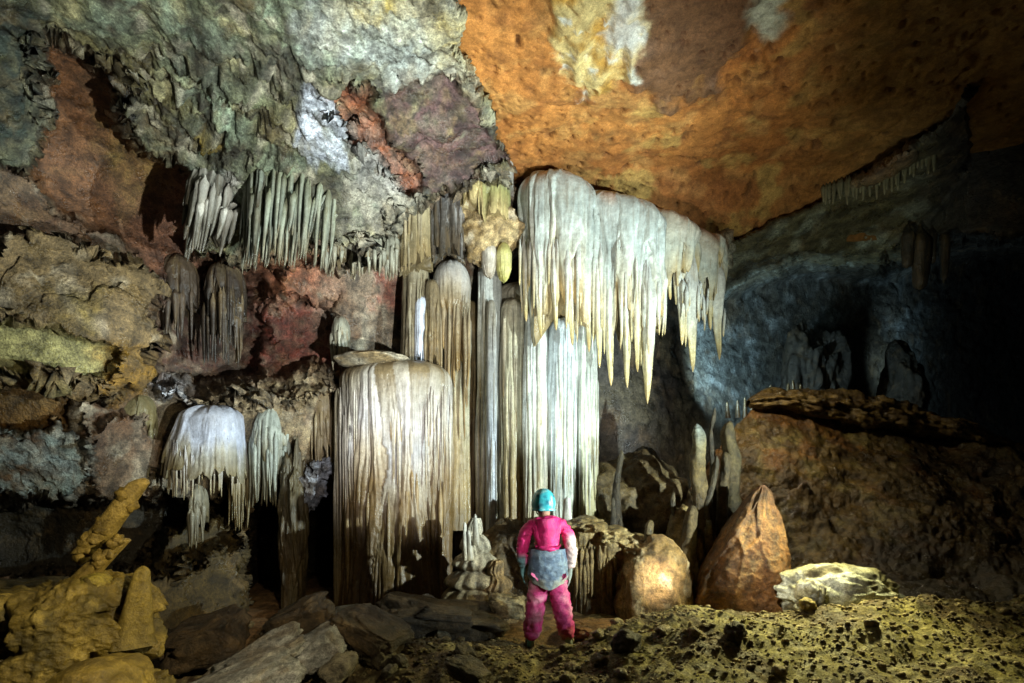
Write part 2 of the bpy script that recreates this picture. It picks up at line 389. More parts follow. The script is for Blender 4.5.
def wall_right():
    xs = np.concatenate([np.arange(545, 1040, 2.0), np.arange(1040, 1600, 10)])
    ys = np.concatenate([np.arange(-160, 0, 8), np.arange(0, 660, 2.0)])
    px, py = np.meshgrid(xs, ys)
    q = np.stack([px / 38, py / 38, px * 0 + 3], -1); q2 = np.stack([px / 9, py / 9, px * 0 + 7], -1)
    wx = 14 * fbm(q, 3, 205) + 4 * gn(q2, 206); wy = 12 * fbm(q, 3, 215) + 4 * gn(q2, 216)
    def mk(poly, soft=6, w=1.0): return sstep(-soft, soft, sdpoly(poly, px + wx * w, py + wy * w))
    base = tps([(545, -160, 12.5), (545, 250, 11), (545, 450, 11.0), (545, 640, 11), (640, 420, 11.2), (700, 350, 12.8), (620, 300, 11), (760, 300, 14), (800, 400, 14.5), (900, 350, 16.5),
                (1024, 350, 21), (1300, 350, 20), (1600, 300, 16), (800, -160, 12), (1100, -160, 12), (1600, -160, 10), (1600, 640, 15), (1024, 640, 17), (800, 640, 14), (680, 640, 11.4)])
    Y = base(px, py)
    line = [(600, 215), (690, 228), (720, 238), (780, 216), (850, 180), (930, 128), (968, 80), (990, 20), (1000, -160)]
    lip = line + [(1600, -160), (1600, 230), (1100, 232), (950, 240), (880, 262), (800, 258), (745, 272), (710, 290), (690, 262), (600, 262)]
    m = sstep(-22, 8, sdpoly(lip, px + .5 * wx, py + .5 * wy))
    ylip = np.interp(px, [545, 700, 720, 780, 850, 930, 968, 1024, 1600], [10.6, 9.9, 9.85, 9.3, 8.9, 7.75, 6.9, 6.5, 6.0])
    k = np.clip((py - np.interp(px, [545, 720, 850, 930, 968, 1000], [215, 238, 180, 128, 80, 0])) / 90, 0, 1)
    Y = Y * (1 - m) + (ylip + 1.9 * k) * m
    ab = mk([(545, -160), (545, 205)] + line, 4, .4); Y = Y + 2.5 * ab
    lw = mk([(840, 165), (880, 148), (922, 132), (905, 165), (855, 185)], 5); Y = Y - .25 * lw
    P = np.stack([(px - CX) * Y / F, Y, CZ + (CY - py) * Y / F], -1)
    st = np.stack([P[..., 0] * .7, P[..., 1] * .7, P[..., 2] * 3.6], -1) + .5 * np.stack([gn(P, 271), gn(P, 272), gn(P, 273)], -1)
    f1, f2, cid = worley(P * np.array([1.2, 1.2, 2.6]), 13)
    d = .28 * fbm(P * .6, 3, 221) + .09 * (ridged(P * 1.8, 4, 222) - 1) + .12 * (ridged(st, 3, 223) - 1) + .16 * (cid - .5) * sstep(0, .15, f2 - f1)
    vert = ridged(P * np.array([2.2, 2.2, .5]), 3, 224)
    mcol = mk([(590, 320), (700, 330), (705, 480), (590, 480)], 15); d = d + .28 * (vert - 1) * mcol
    view = -P.copy(); view[..., 2] += CZ; view /= np.linalg.norm(view, axis=-1, keepdims=True)
    P2 = P + (.5 * nrm_grid(P) + .6 * view) * d[..., None]
    c0 = np.broadcast_to(C(104, 112, 112), P.shape).copy()
    t1 = sstep(-.25, .3, fbm(P * .9, 3, 301)); t3 = sstep(.05, .4, fbm(P * 2.3 + 4, 3, 321))
    c0 = lerp(c0, C(150, 162, 166), t3); c0 = lerp(c0, C(80, 74, 60), t1 * .6)
    cl = lerp(np.broadcast_to(C(92, 88, 62), P.shape).copy(), C(136, 142, 124), t3)
    c0 = lerp(c0, cl, m); c0 = lerp(c0, C(150, 112, 80), lw * .6)
    c0 = lerp(c0, lerp(np.broadcast_to(C(84, 78, 62), P.shape).copy(), C(60, 56, 52), t1), mcol)
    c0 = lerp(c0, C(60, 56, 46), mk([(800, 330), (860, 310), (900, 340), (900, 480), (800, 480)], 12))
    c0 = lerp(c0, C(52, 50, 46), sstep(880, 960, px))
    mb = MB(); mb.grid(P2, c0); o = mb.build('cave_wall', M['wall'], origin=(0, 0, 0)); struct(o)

def ceil_h(X, Y):
    s = sstep(8.9, 10.6, Y) * sstep(.3, 3.0, X)
    return H - .75 * s + 4.5 * sstep(10.15, 11.3, Y) + .10 * np.sin(X * .8 + 1) * np.sin(Y * .7) + .5 * sstep(4.5, 1.5, Y)

def ceiling():
    xs = np.concatenate([np.arange(-6, -1.6, .2), np.arange(-1.6, 8.2, .03), np.arange(8.2, 14, .2)])
    ys = np.concatenate([np.arange(-3, 5.2, .2), np.arange(5.2, 12.4, .03), np.arange(12.4, 15, .2)])
    X, Y = np.meshgrid(xs, ys)
    Z = CZ + ceil_h(X, Y)
    P = np.stack([X, Y, Z], -1)
    yy = np.maximum(Y, 1.0); px = CX + F * X / yy; py = CY - F * H / yy
    wx = 22 * fbm(P * 1.6, 6, 405, .62); wy = 22 * fbm(P * 1.6, 6, 415, .62)
    def mk(poly, soft=4, w=1.0): return sstep(-soft, soft, sdpoly(poly, px + wx * w, py + wy * w))
    cream = mk([(545, -120), (632, -120), (642, 30), (634, 62), (604, 84), (582, 82), (566, 70), (552, 45)], 5)
    grey = mk([(612, -120), (762, -120), (752, 20), (735, 52), (722, 95), (703, 90), (660, 98), (628, 82), (634, 55)], 7)
    pale = mk([(742, -120), (800, -120), (790, 20), (770, 36), (750, 24)], 8)
    old = np.clip(cream + grey, 0, 1)
    f1, f2, cid = worley(P * 3.0 + .6 * np.stack([gn(P * 1.7, 81), gn(P * 1.7, 82), gn(P * 1.7, 83)], -1), 23)
    pit = np.maximum(sstep(.30, .44, gn(P * 6.5, 431) + .45 * gn(P * 14, 432)), sstep(.34, .5, gn(P * 15, 433) + .3 * fbm(P * 1.2, 2, 434)))
    d = .12 * fbm(P * .7, 3, 421) + .025 * fbm(P * 3, 5, 422) + .010 * (ridged(P * 6, 3, 424) - 1) - .055 * pit
    d = d + .07 * grey + cream * (.03 + .07 * (ridged(P * np.array([4, 1.5, 2]), 4, 426) - 1))
    crack = sstep(.05, .0, np.abs(gn(P * .8 + .5, 441) + .3 * gn(P * 2.6, 442))) * sstep(-.1, .3, gn(P * .9, 443))
    d = d - .04 * crack
    P[..., 2] = Z - d
    c0 = np.broadcast_to(C(178, 120, 60), P.shape).copy()
    t1 = sstep(-.2, .3, fbm(P * 1.1, 4, 401)); t2 = sstep(0, .4, fbm(P * 2.3 + 5, 4, 402)); t3 = sstep(.1, .4, fbm(P * 4 + 5, 4, 403))
    c0 = lerp(c0, C(150, 96, 46), t1); c0 = lerp(c0, C(184, 142, 82), t2 * .6); c0 = lerp(c0, C(118, 76, 42), t3 * .5)
    band = sstep(130, 215, py + .6 * wy); c0 = lerp(c0, C(146, 94, 50), band * .8)
    c0 = lerp(c0, C(176, 150, 84), sstep(.1, .38, fbm(P * 1.7 + 21, 4, 406)) * sstep(540, 620, px) * sstep(900, 760, px) * .6)
    c0 = lerp(c0, C(70, 46, 30), sstep(840, 960, px + wx) * .8)  # light falling off to the right, put into the ceiling colour
    c0 = lerp(c0, C(118, 90, 48), sstep(760, 900, px + wx) * .7)
    c0 = lerp(c0, lerp(np.broadcast_to(C(118, 92, 72), P.shape).copy(), C(104, 74, 48), t1), grey)
    cc = lerp(np.broadcast_to(C(196, 176, 118), P.shape).copy(), C(168, 130, 60), t2); cc = lerp(cc, C(206, 210, 196), t3)
    c0 = lerp(c0, cc, cream); c0 = lerp(c0, C(190, 190, 180), mk([(608, -120), (640, -120), (636, 40), (612, 45)], 8)); c0 = lerp(c0, C(176, 180, 158), pale)
    c0 = lerp(c0, C(70, 42, 22), pit * (1 - cream) * .7)
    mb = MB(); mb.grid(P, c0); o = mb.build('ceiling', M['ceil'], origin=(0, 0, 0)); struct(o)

def ridge_z(X, Y):
    px = CX + F * X / np.maximum(Y, 1)
    crest = np.interp(CX + F * X / 6.0, [-400, 150, 300, 400, 500, 600, 640, 700, 800, 900, 1024, 1500], [-.25, -.2, -.04, .05, .12, .24, .33, .38, .42, .48, .54, .6])
    front = crest - np.maximum(6.0 - Y, 0) * .34
    flat = sstep(590, 660, px)
    back0 = np.interp(px, [0, 330, 620], [-.1, 0.0, 0.0])
    back = (crest - .45 * sstep(6.15, 7.3, Y)) * flat + (back0 + (crest - back0) * sstep(6.7, 6.0, Y)) * (1 - flat)
    return np.where(Y < 6.0, front, back)

def ground():
    xs = np.concatenate([np.arange(-14, -3.6, .3), np.arange(-3.6, 6.8, .022), np.arange(6.8, 16, .3)])
    ys = np.concatenate([np.arange(-3, 4.4, .2), np.arange(4.4, 6.9, .022), np.arange(6.9, 9.2, .05), np.arange(9.2, 22, .3)])
    X, Y = np.meshgrid(xs, ys); Z = ridge_z(X, Y); P = np.stack([X, Y, Z], -1)
    p3 = np.stack([X, Y, X * 0], -1)
    px = CX + F * X / np.maximum(Y, 1)
    fine = sstep(7.4, 6.3, Y)
    w1 = worley(p3 * 4.5 + .4 * np.stack([gn(p3 * 3, 1), gn(p3 * 3, 2), X * 0], -1), 501); w2 = worley(p3 * 11, 502); w3 = worley(p3 * 21, 503)
    d = .16 * fbm(p3 * .9, 3, 511) + .07 * fbm(p3 * 2.6, 3, 512)
    lump = sstep(-.1, .35, fbm(p3 * 1.3 + 3, 3, 514))
    d = d + .6 * fine * ((np.maximum(.45 - w1[0], 0) * .22 * (w1[2] > .7) * lump + np.maximum(.5 - w2[0], 0) * .10 * w2[2] ** 2 * (.2 + lump) + np.maximum(.55 - w3[0], 0) * .05 * (.2 + w3[2]) + .03 * fbm(p3 * 6, 4, 516) + .02 * (ridged(p3 * 9, 3, 515) - 1)))
    keep = np.clip(1.3 * np.exp(-(((X - .44) / .42) ** 2 + ((Y - 6.4) / .45) ** 4)), 0, 1)     # trodden flat where the caver stands
    d = d * (1 - .9 * keep)
    P[..., 2] = (Z + d) * (1 - keep) + keep * -.10
    c0 = np.broadcast_to(C(132, 122, 58), P.shape).copy()
    t1 = sstep(-.2, .3, fbm(p3 * 1.4, 4, 521)); t2 = sstep(0, .35, fbm(p3 * 3 + 5, 4, 522))
    c0 = lerp(c0, C(92, 74, 42), t1); c0 = lerp(c0, C(164, 152, 92), t2 * .8); 
    c0 = lerp(c0, C(104, 84, 66), sstep(600, 420, px) * .8)
    c0 = lerp(c0, C(176, 166, 120), (w2[2] > .8) * .6 * fine)
    c0 = lerp(c0, C(128, 94, 62), sstep(6.3, 6.8, Y) * sstep(640, 560, px) * .8)
    mb = MB(); mb.grid(P, c0, flip=True); o = mb.build('ground', M['ground'], origin=(0, 0, 0)); struct(o)
    return X, Y, P

def mud_slope():
    """the big mud bank rising to the right"""
    xs = np.concatenate([np.arange(668, 1050, 1.6), np.arange(1050, 1600, 9)])
    t = np.concatenate([np.linspace(-.35, 0, 25)[:-1], np.linspace(0, 1, 170)])
    px, T = np.meshgrid(xs, t)
    rx = [660, 700, 735, 762, 800, 850, 950, 1024, 1300, 1600]
    rpy = np.interp(px, rx, [520, 468, 422, 392, 398, 406, 424, 446, 500, 520])
    ry = np.interp(px, rx, [9.5, 10.2, 11.0, 11.5, 11.8, 12, 12, 11.5, 9.5, 8])
    by = np.interp(px, rx, [7.9, 7.9, 7.9, 7.8, 7.5, 7.2, 7.0, 6.9, 6.2, 6])
    bpy_ = np.interp(px, [660, 800, 1024, 1600], [650, 640, 632, 630])
    Tp = np.clip(T, 0, 1); k = Tp ** .85
    py = rpy + (bpy_ - rpy) * Tp; Y = ry + (by - ry) * k
    P = np.stack([(px - CX) * Y / F, Y, CZ + (CY - py) * Y / F], -1)
    P[..., 1] += np.maximum(-T, 0) * 4; P[..., 2] -= np.maximum(-T, 0) ** 1.2 * 3.5
    f1, f2, cid = worley(P * np.array([.8, .8, 1.5]) + .4 * np.stack([gn(P, 81), gn(P, 82), gn(P, 83)], -1), 33)
    g1, g2, gid = worley(P * 5, 34)
    st = np.stack([P[..., 0] * .7, P[..., 1] * .7, P[..., 2] * 3.2 + P[..., 0] * 1.1], -1)
    lz = -(P[..., 2] * 1.5 + .35 * P[..., 0] + 1.1 * fbm(P * .7, 3, 632))
    d = .45 * fbm(P * .4, 3, 621) + .35 * (.5 - f1) * sstep(-.2, .3, fbm(P * .6 + 3, 2, 629)) + .04 * (ridged(P * 1.6, 5, 622, .6) - 1) + .30 * ((lz - np.floor(lz)) ** 1.5 - .4) * sstep(-.2, .25, fbm(P * .7 + 19, 2, 631)) + .10 * (ridged(st * .45, 2, 623) - 1) * sstep(-.15, .3, fbm(P * .8 + 9, 2, 630)) + .035 * (ridged(P * 6, 4, 625) - 1)
    d = d * (.35 + .65 * sstep(-.05, .12, np.abs(T)))
    n = nrm_grid(P)
    P2 = P + n * d[..., None]
    c0 = np.broadcast_to(C(98, 80, 42), P.shape).copy()
    t1 = sstep(-.2, .3, fbm(P * .9, 4, 601)); t2 = sstep(.1, .4, fbm(P * 2 + 5, 4, 602)); t3 = sstep(.12, .4, fbm(P * 1.2 + 8, 4, 603))
    c0 = lerp(c0, C(66, 50, 26), t1); c0 = lerp(c0, C(126, 114, 70), t2 * .6); c0 = lerp(c0, C(116, 80, 42), t3 * .8 * sstep(.7, .2, T))
    c0 = lerp(c0, C(88, 84, 60), sstep(.55, .8, T) * .7)
    c0 = lerp(c0, C(34, 27, 18), sstep(835, 930, px + 40 * fbm(P, 2, 5)) * .65)  # fade of light to the right, put into the mud colour
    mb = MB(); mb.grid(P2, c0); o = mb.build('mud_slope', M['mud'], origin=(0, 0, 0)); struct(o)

wall_left(); wall_right(); ceiling(); GX, GY, GP = ground(); mud_slope()
# ----------------------------------------------------------------- generators for the formations
WHITE, CREAM, GREY, OCH, DK = C(214, 216, 208), C(206, 190, 146), C(150, 148, 138), C(168, 128, 68), C(86, 74, 54)
BLUEW = C(206, 214, 226)

def grad(stops, t):
    ts = [s[0] for s in stops]; cs = np.array([s[1] for s in stops])
    return np.stack([np.interp(t, ts, cs[:, k]) for k in range(3)], -1)

def fluted(mb, cx, cy, zt, zb, a, b, n=18, hood=.25, prof=None, amp=.16, n2=3.1, amp2=.05, spike=0.0, seed=0, col=((0, WHITE), (1, CREAM)),
           rows=110, cpr=9, lean=(0, 0), jit=.25, wob=.12, gaps=.15, power=.6, top_tilt=(0, 0), sq=2.0, twist=.0):
    """a flowstone mass with a rounded hood and convex vertical ribs that run down into tips of unequal length"""
    cols = max(48, n * cpr); s = np.linspace(0, 1, cols, endpoint=False)
    T = np.linspace(0, 1, rows); S, TT = np.meshgrid(s, T)
    ang = 2 * np.pi * S
    q = np.stack([np.cos(ang) * 1.7, np.sin(ang) * 1.7, TT * (zt - zb) * .35 + seed * 3.7], -1)
    warp = 1.9 * gn(q, seed) + .8 * gn(q * np.array([3, 3, 1.6]), seed + 1) + .3 * gn(q * np.array([6, 6, 5]), seed + 7)
    u = (n * S + warp + twist * TT) ; idx = np.mod(np.floor(u), n); rib = np.abs(np.sin(np.pi * u)) ** power
    u2 = n * n2 * S + 2.2 * warp + 1.1 * gn(q * np.array([4, 4, 3]), seed + 2); rib2 = np.abs(np.sin(np.pi * u2)) ** .8
    hsh = hf(idx, seed + 5); h2 = hf(np.floor(u2), seed + 6)
    g = sstep(.06, .5, TT)
    # hood
    hz = hood / max(1e-3, (zt - zb)); th = np.clip(TT / .22, 0, 1)
    R0 = np.sin(th * np.pi / 2) ** .75
    zrel = np.where(TT < .22, hz * (1 - np.cos(th * np.pi / 2)), hz + (1 - hz) * (TT - .22) / .78)
    pr = np.interp(zrel, [p[0] for p in prof], [p[1] for p in prof]) if prof is not None else 1.0
    ribamp = amp * (.25 + .75 * g) * (.55 + .9 * hsh)
    deep = (hsh < gaps) * g * amp * 1.1
    R = R0 * pr * (1 - ribamp * (1 - rib) - amp2 * g * (1 - rib2) - deep * rib + wob * gn(q * np.array([.8, .8, 1.6]), seed + 9) * g)
    ca, sa = np.cos(ang), np.sin(ang)
    ex = np.sign(ca) * np.abs(ca) ** (2 / sq); ey = np.sign(sa) * np.abs(sa) ** (2 / sq)
    zbot = zb + spike * (hsh ** 1.3) * (1 - .0 * rib) + spike * .5 * (1 - rib)
    z = zt - zrel * (zt - zbot)
    z = z + .22 * min(a, .45) * (gn(np.stack([np.cos(ang) * 1.3, np.sin(ang) * 1.3, S * 0 + seed * 1.7], -1), seed + 40) + .5 * gn(np.stack([np.cos(ang) * 4, np.sin(ang) * 4, S * 0 + seed], -1), seed + 41)) * (1 - zrel) * R0
    z = z + (top_tilt[0] * a * R * ex + top_tilt[1] * b * R * ey) * (1 - zrel)
    V = np.stack([cx + a * R * ex + lean[0] * zrel, cy + b * R * ey + lean[1] * zrel, z], -1)
    V[..., :2] += (.012 * np.stack([gn(V * 6, seed + 30), gn(V * 6, seed + 31)], -1)) * min(1, (a + b))
    c = grad(col, np.clip(zrel + .18 * (hsh - .5) + .1 * gn(q * np.array([1, 1, 2.]), seed + 12), 0, 1))
    c = c * (1 + jit * (hsh - .55) + jit * .5 * (h2 - .5))[..., None]
    mb.grid(V, c, wrap=True)
    mb.cap(V[-1], c[-1].mean(0) * .6, flip=False)

def strand(mb, x, y, zt, zb, r0, r1, seed=0, col=((0, WHITE), (1, CREAM)), sides=10, rows=16, wob=.03, lean=(0, 0), p=.8, rib=.12, flat=1.0, jit=.2, emb=.3, kn=1.0):
    """one hanging or standing taper: a stalactite, a stalagmite or a rib"""
    t = np.linspace(0, 1, rows); ang = np.linspace(0, 2 * np.pi, sides, endpoint=False)
    A, T = np.meshgrid(ang, t); L = abs(zt - zb)
    r = r0 + (r1 - r0) * T ** p
    r = r * np.where(T > .93, np.sqrt(np.clip((1 - T) / .07, 0, 1)) * .85 + .15, 1)
    if zb < zt: r = r * (.12 + .88 * sstep(0, emb, T))
    k = 3 + int(hf(seed, 3) * 3)
    q = np.stack([np.cos(A), np.sin(A), T * L * 3 + seed * 5.3], -1)
    r = r * (1 + rib * np.sin(k * A + seed + 2 * T) + kn * .16 * gn(q * np.array([1, 1, 1.3]), seed) + kn * .07 * gn(q * np.array([2.0, 2, 4]), seed + 1))
    qx = np.stack([T[:, 0] * L * 1.3 + seed, T[:, 0] * 0 + seed * .37, T[:, 0] * 0], -1)
    ox = wob * (gn(qx, 1) * 2)[:, None]; oy = wob * (gn(qx, 2) * 2)[:, None]
    V = np.stack([x + ox * T + r * np.cos(A) + lean[0] * T, y + oy * T + flat * r * np.sin(A) + lean[1] * T, zt + (zb - zt) * T], -1)
    c = grad(col, T + .1 * gn(q, seed + 3)) * (1 + jit * (hf(seed, 8) - .5))
    up = zb > zt
    mb.grid(V, c, wrap=True, flip=up)

def strands_line(mb, pts, n, ztf, zbf, r0, r1, seed, col, depth=.25, **kw):
    """many ribs along a plan line; ztf and zbf give top and tip heights along 0..1"""
    rnd = random.Random(seed); pts = np.array(pts, float); ts = np.linspace(0, 1, len(pts))
    for i in range(n):
        t = (i + rnd.random()) / n
        x = np.interp(t, ts, pts[:, 0]); y = np.interp(t, ts, pts[:, 1]) + (rnd.random() - .5) * depth
        rr = .6 + .8 * rnd.random()
        strand(mb, x, y, ztf(t, rnd), zbf(t, rnd), r0 * rr, r1 * rr, seed * 131 + i, col, **kw)

def ico(sub):
    bm = bmesh.new(); bmesh.ops.create_icosphere(bm, subdivisions=sub, radius=1)
    V = np.array([v.co[:] for v in bm.verts]); Fc = np.array([[v.index for v in f.verts] for f in bm.faces]); bm.free()
    return V, Fc
ICO = {k: ico(k) for k in (2, 3, 4, 5, 6)}

def boulder(mb, c, r, seed=0, sub=5, amp=.18, facet=.2, fine=.03, rot=0, col=(GREY, OCH), zflat=None, sq=1.0, strat=0):
    V, Fc = ICO[sub]; V = V.copy()
    V = np.sign(V) * np.abs(V) ** sq
    q = V + seed * 7.31
    f1, f2, cid = worley(q * 1.5, seed); g1, g2, gid = worley(q * 3.6, seed + 1)
    d = 1 + amp * 1.6 * fbm(q * .9, 3, seed + 2) + facet * (cid - .5) * sstep(0, .35, f2 - f1) + facet * .4 * (gid - .5) * sstep(0, .25, g2 - g1) + fine * fbm(q * 6, 4, seed + 3)
    if strat: d = d + strat * (ridged(q * np.array([.8, .8, 4]), 3, seed + 8) - 1)
    P = V * d[:, None] * np.array(r)
    cs, sn = math.cos(rot), math.sin(rot)
    P = np.stack([P[:, 0] * cs - P[:, 1] * sn, P[:, 0] * sn + P[:, 1] * cs, P[:, 2]], -1) + np.array(c)
    if zflat is not None: P[:, 2] = np.maximum(P[:, 2], zflat)
    t = sstep(-.25, .3, fbm(q * 1.3, 4, seed + 4))
    cc = np.array(col[0]) + (np.array(col[1]) - np.array(col[0])) * t[:, None]
    if len(col) > 2:
        t2 = sstep(.1, .35, fbm(q * 2.1, 4, seed + 6)); cc = cc + (np.array(col[2]) - cc) * t2[:, None]
    mb.add(P, [Fc], cc)

def fin(mb, name, label, cat, mat, group=None):
    return tag(mb.build(name, mat), label, cat, group)

RX = lambda px, Y: (px - CX) * Y / F
RZ = lambda py, Y: CZ + (CY - py) * Y / F
W = lambda dpx, Y: dpx * Y / F

# ----------------------------------------------------------------- the great hanging drapery
d0 = at(618, 200, 9.4)
drap = empty('flowstone_drapery', d0, 'great white flowstone drapery hanging from the orange ceiling, ending in long pointed tips', 'drapery')
lobes = [  # px centre, half width px, top py, bottom py, Y, depth, ribs, tilt, seed
    (558, 41, 177, 350, 9.2, .50, 17, -.12, 1),
    (621, 46, 200, 348, 9.4, .50, 18, -.26, 2),
    (668, 35, 216, 296, 9.6, .42, 14, -.36, 3),
    (702, 24, 233, 306, 9.75, .34, 10, -.42, 4)]
for px, hw, ty, by, Y, dep, n, tilt, sd in lobes:
    mb = MB()
    w_ = W(hw, Y)
    colr = ((0, C(196, 178, 162)), (.08, C(176, 182, 176)), (.3, C(170, 180, 174)), (.5, C(196, 204, 196)), (.8, C(204, 202, 180)), (1, C(184, 156, 104)))
    if sd >= 3: colr = ((0, C(172, 138, 112)), (.12, C(176, 166, 146)), (.5, C(192, 196, 180)), (1, C(184, 160, 108)))
    fluted(mb, RX(px, Y), Y, RZ(ty, Y), RZ(by, Y), w_, dep, n, hood=(0, .6, .45, .3, .25)[sd], amp=.19, amp2=.055, n2=4.1, spike=min(1.05, .5 * (RZ(ty, Y) - RZ(by, Y))), seed=sd, col=colr, top_tilt=(tilt, 0), rows=150, cpr=12, gaps=.28,
           prof=((0, 1), (.3, 1.0), (.6, .98), (1, .86)), jit=.22, sq=2.4)
    rnd = random.Random(sd)
    for i in range(int(n * 1.5)):          # the thin ribs between
        u = rnd.random() * 2 - 1; yv = Y - dep * math.sqrt(max(0, 1 - u * u)) * (.55 + .4 * rnd.random())
        zt = RZ(ty, Y) - .95 - .3 * rnd.random() + tilt * u * w_; L = (.5 + 1.1 * rnd.random()) * (1, 1, .95, .35, .35)[sd]
        strand(mb, RX(px, Y) + u * w_ * .95, yv, zt, zt - L, .035 + .04 * rnd.random() ** 2, .012, sd * 77 + i, ((0, C(196, 200, 196)), (.7, C(208, 204, 184)), (1, C(196, 168, 108))), sides=8)
    lo = child(mb, 'drapery_lobe', M['flow'], drap)
# long free tips, each a part
tips = [(527, 322, 9.0, 240, .07), (541, 338, 8.85, 240, .08), (556, 330, 8.8, 240, .08), (572, 346, 8.85, 245, .085), (588, 352, 8.95, 250, .09), (600, 368, 9.05, 255, .08), (611, 386, 9.1, 255, .13),
        (628, 388, 9.15, 262, .13), (638, 372, 9.1, 262, .08), (648, 404, 9.2, 250, .24), (659, 322, 9.35, 250, .09), (670, 300, 9.4, 250, .07), (682, 345, 9.4, 255, .12),
        (692, 372, 9.45, 250, .19), (702, 312, 9.6, 260, .06), (711, 330, 9.62, 255, .10), (719, 360, 9.65, 248, .19)]
for i, (px, by, Y, ty, r) in enumerate(tips):
    mb = MB()
    strand(mb, RX(px - 3, Y), Y, RZ(ty, Y), RZ(by, Y), r, .022, 900 + i, ((0, C(204, 206, 198)), (.55, C(216, 214, 198)), (.85, C(214, 196, 140)), (1, C(190, 156, 94))), sides=16, rows=40, wob=.03, lean=(W(3, Y), 0), p=1.0, rib=.2, emb=.35, kn=1.2)
    for k in range(3):
        strand(mb, RX(px - 3 + (k - 1) * 4, Y), Y - .03, RZ(ty, Y), RZ(by, Y) + .3 + .5 * hf(i * 3 + k, 4), r * .55, .012, 950 + i * 3 + k, ((0, C(200, 202, 196)), (1, C(206, 186, 130))), sides=8, rows=20, wob=.015)
    child(mb, 'stalactite', M['flow'], drap)

# ----------------------------------------------------------------- columns under the drapery
def column(px0, px1, ty, by, Y, seed, label, colr, n=11, dep=None, name='flowstone_column', cat='column', hood=.2, amp=.2, extra=16, mat='flow', spike=0.0, prof=((0, .86), (.25, .96), (.6, 1), (1, 1.06)), group='ribbed flowstone columns in the middle of the cave', sq=2.4, gaps=.2, rs=.04, lean=(0, 0)):
    mb = MB(); cx = (px0 + px1) / 2; w_ = W((px1 - px0) / 2, Y); dep = dep or min(w_ * 1.0, .4)
    fluted(mb, RX(cx, Y), Y, RZ(ty, Y), RZ(by, Y), w_, dep, n, hood=hood, amp=amp, amp2=.06, seed=seed, col=colr, prof=prof, spike=spike, rows=140, cpr=10, gaps=gaps, jit=.3, sq=sq, lean=lean)
    rnd = random.Random(seed)
    for i in range(extra):
        u = (rnd.random() * 2 - 1) * .92; yv = Y - dep * math.sqrt(1 - u * u) * (.75 + .25 * rnd.random())
        zt = RZ(ty, Y) - hood - rnd.random() ** 2 * (RZ(ty, Y) - RZ(by, Y)) * .5; zb = zt - (RZ(ty, Y) - RZ(by, Y)) * (.25 + .6 * rnd.random()); zb = max(zb, RZ(by, Y) + .02)
        strand(mb, RX(cx, Y) + u * w_, yv, zt, zb, rs * (.5 + .8 * rnd.random()), rs * .35, seed * 53 + i, [(0, colr[0][1] * 1.02), (1, colr[-1][1])], sides=8, rows=22, wob=.015, jit=.4)
    return fin(mb, name, label, cat, M[mat], group)

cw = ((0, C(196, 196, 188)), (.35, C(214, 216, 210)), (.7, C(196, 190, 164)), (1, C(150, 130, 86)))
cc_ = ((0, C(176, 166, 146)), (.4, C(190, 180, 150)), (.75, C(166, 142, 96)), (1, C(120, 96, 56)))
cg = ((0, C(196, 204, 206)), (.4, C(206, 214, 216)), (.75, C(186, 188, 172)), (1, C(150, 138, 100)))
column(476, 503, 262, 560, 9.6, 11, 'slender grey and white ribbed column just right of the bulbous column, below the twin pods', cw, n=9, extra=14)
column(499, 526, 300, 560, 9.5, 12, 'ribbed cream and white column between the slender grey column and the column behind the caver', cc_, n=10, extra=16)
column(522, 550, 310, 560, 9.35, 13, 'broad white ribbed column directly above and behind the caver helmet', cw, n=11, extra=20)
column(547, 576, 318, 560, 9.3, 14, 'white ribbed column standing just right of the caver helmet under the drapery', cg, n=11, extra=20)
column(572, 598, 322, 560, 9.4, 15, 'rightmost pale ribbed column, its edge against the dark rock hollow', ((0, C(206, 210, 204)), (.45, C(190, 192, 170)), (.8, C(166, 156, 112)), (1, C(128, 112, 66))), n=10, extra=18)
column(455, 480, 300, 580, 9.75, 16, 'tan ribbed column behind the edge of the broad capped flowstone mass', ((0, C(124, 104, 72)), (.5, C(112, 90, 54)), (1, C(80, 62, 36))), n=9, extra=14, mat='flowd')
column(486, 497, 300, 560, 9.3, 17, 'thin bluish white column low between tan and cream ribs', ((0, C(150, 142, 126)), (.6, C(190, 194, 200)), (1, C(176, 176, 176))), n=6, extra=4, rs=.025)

column(482, 600, 282, 560, 9.85, 18, 'wide fused wall of pale ribs closing the gaps behind the ribbed columns', cc_, n=30, dep=.42, extra=30, amp=.22, hood=.3)

# bulbous column
mb = MB(); Y = 9.3
fluted(mb, RX(452, Y), Y, RZ(262, Y), RZ(335, Y), W(20, Y), .30, 12, hood=.4, amp=.07, amp2=.03, spike=.25, seed=21, col=((0, C(190, 190, 186)), (.4, C(160, 154, 146)), (.7, C(150, 136, 112)), (1, C(128, 104, 66))), prof=((0, .9), (.4, 1), (.75, .96), (1, .7)), rows=100, jit=.12, gaps=.1)
fluted(mb, RX(454, Y), Y + .1, RZ(310, Y), RZ(530, Y), W(17, Y), .26, 11, hood=.2, amp=.2, seed=22, col=cc_, rows=120, jit=.3)
strands_line(mb, [(RX(438, Y), Y - .2), (RX(470, Y), Y - .2)], 16, lambda t, r: RZ(300, Y) - .1 * r.random(), lambda t, r: RZ(345 + 120 * r.random(), Y), .045, .015, 23, ((0, C(150, 138, 116)), (1, C(150, 118, 66))), depth=.1, sides=8, rows=18)
fin(mb, 'bulbous_column', 'column with a smooth glossy bulb at its head, above the right edge of the capped flowstone', 'column', M['flow'])

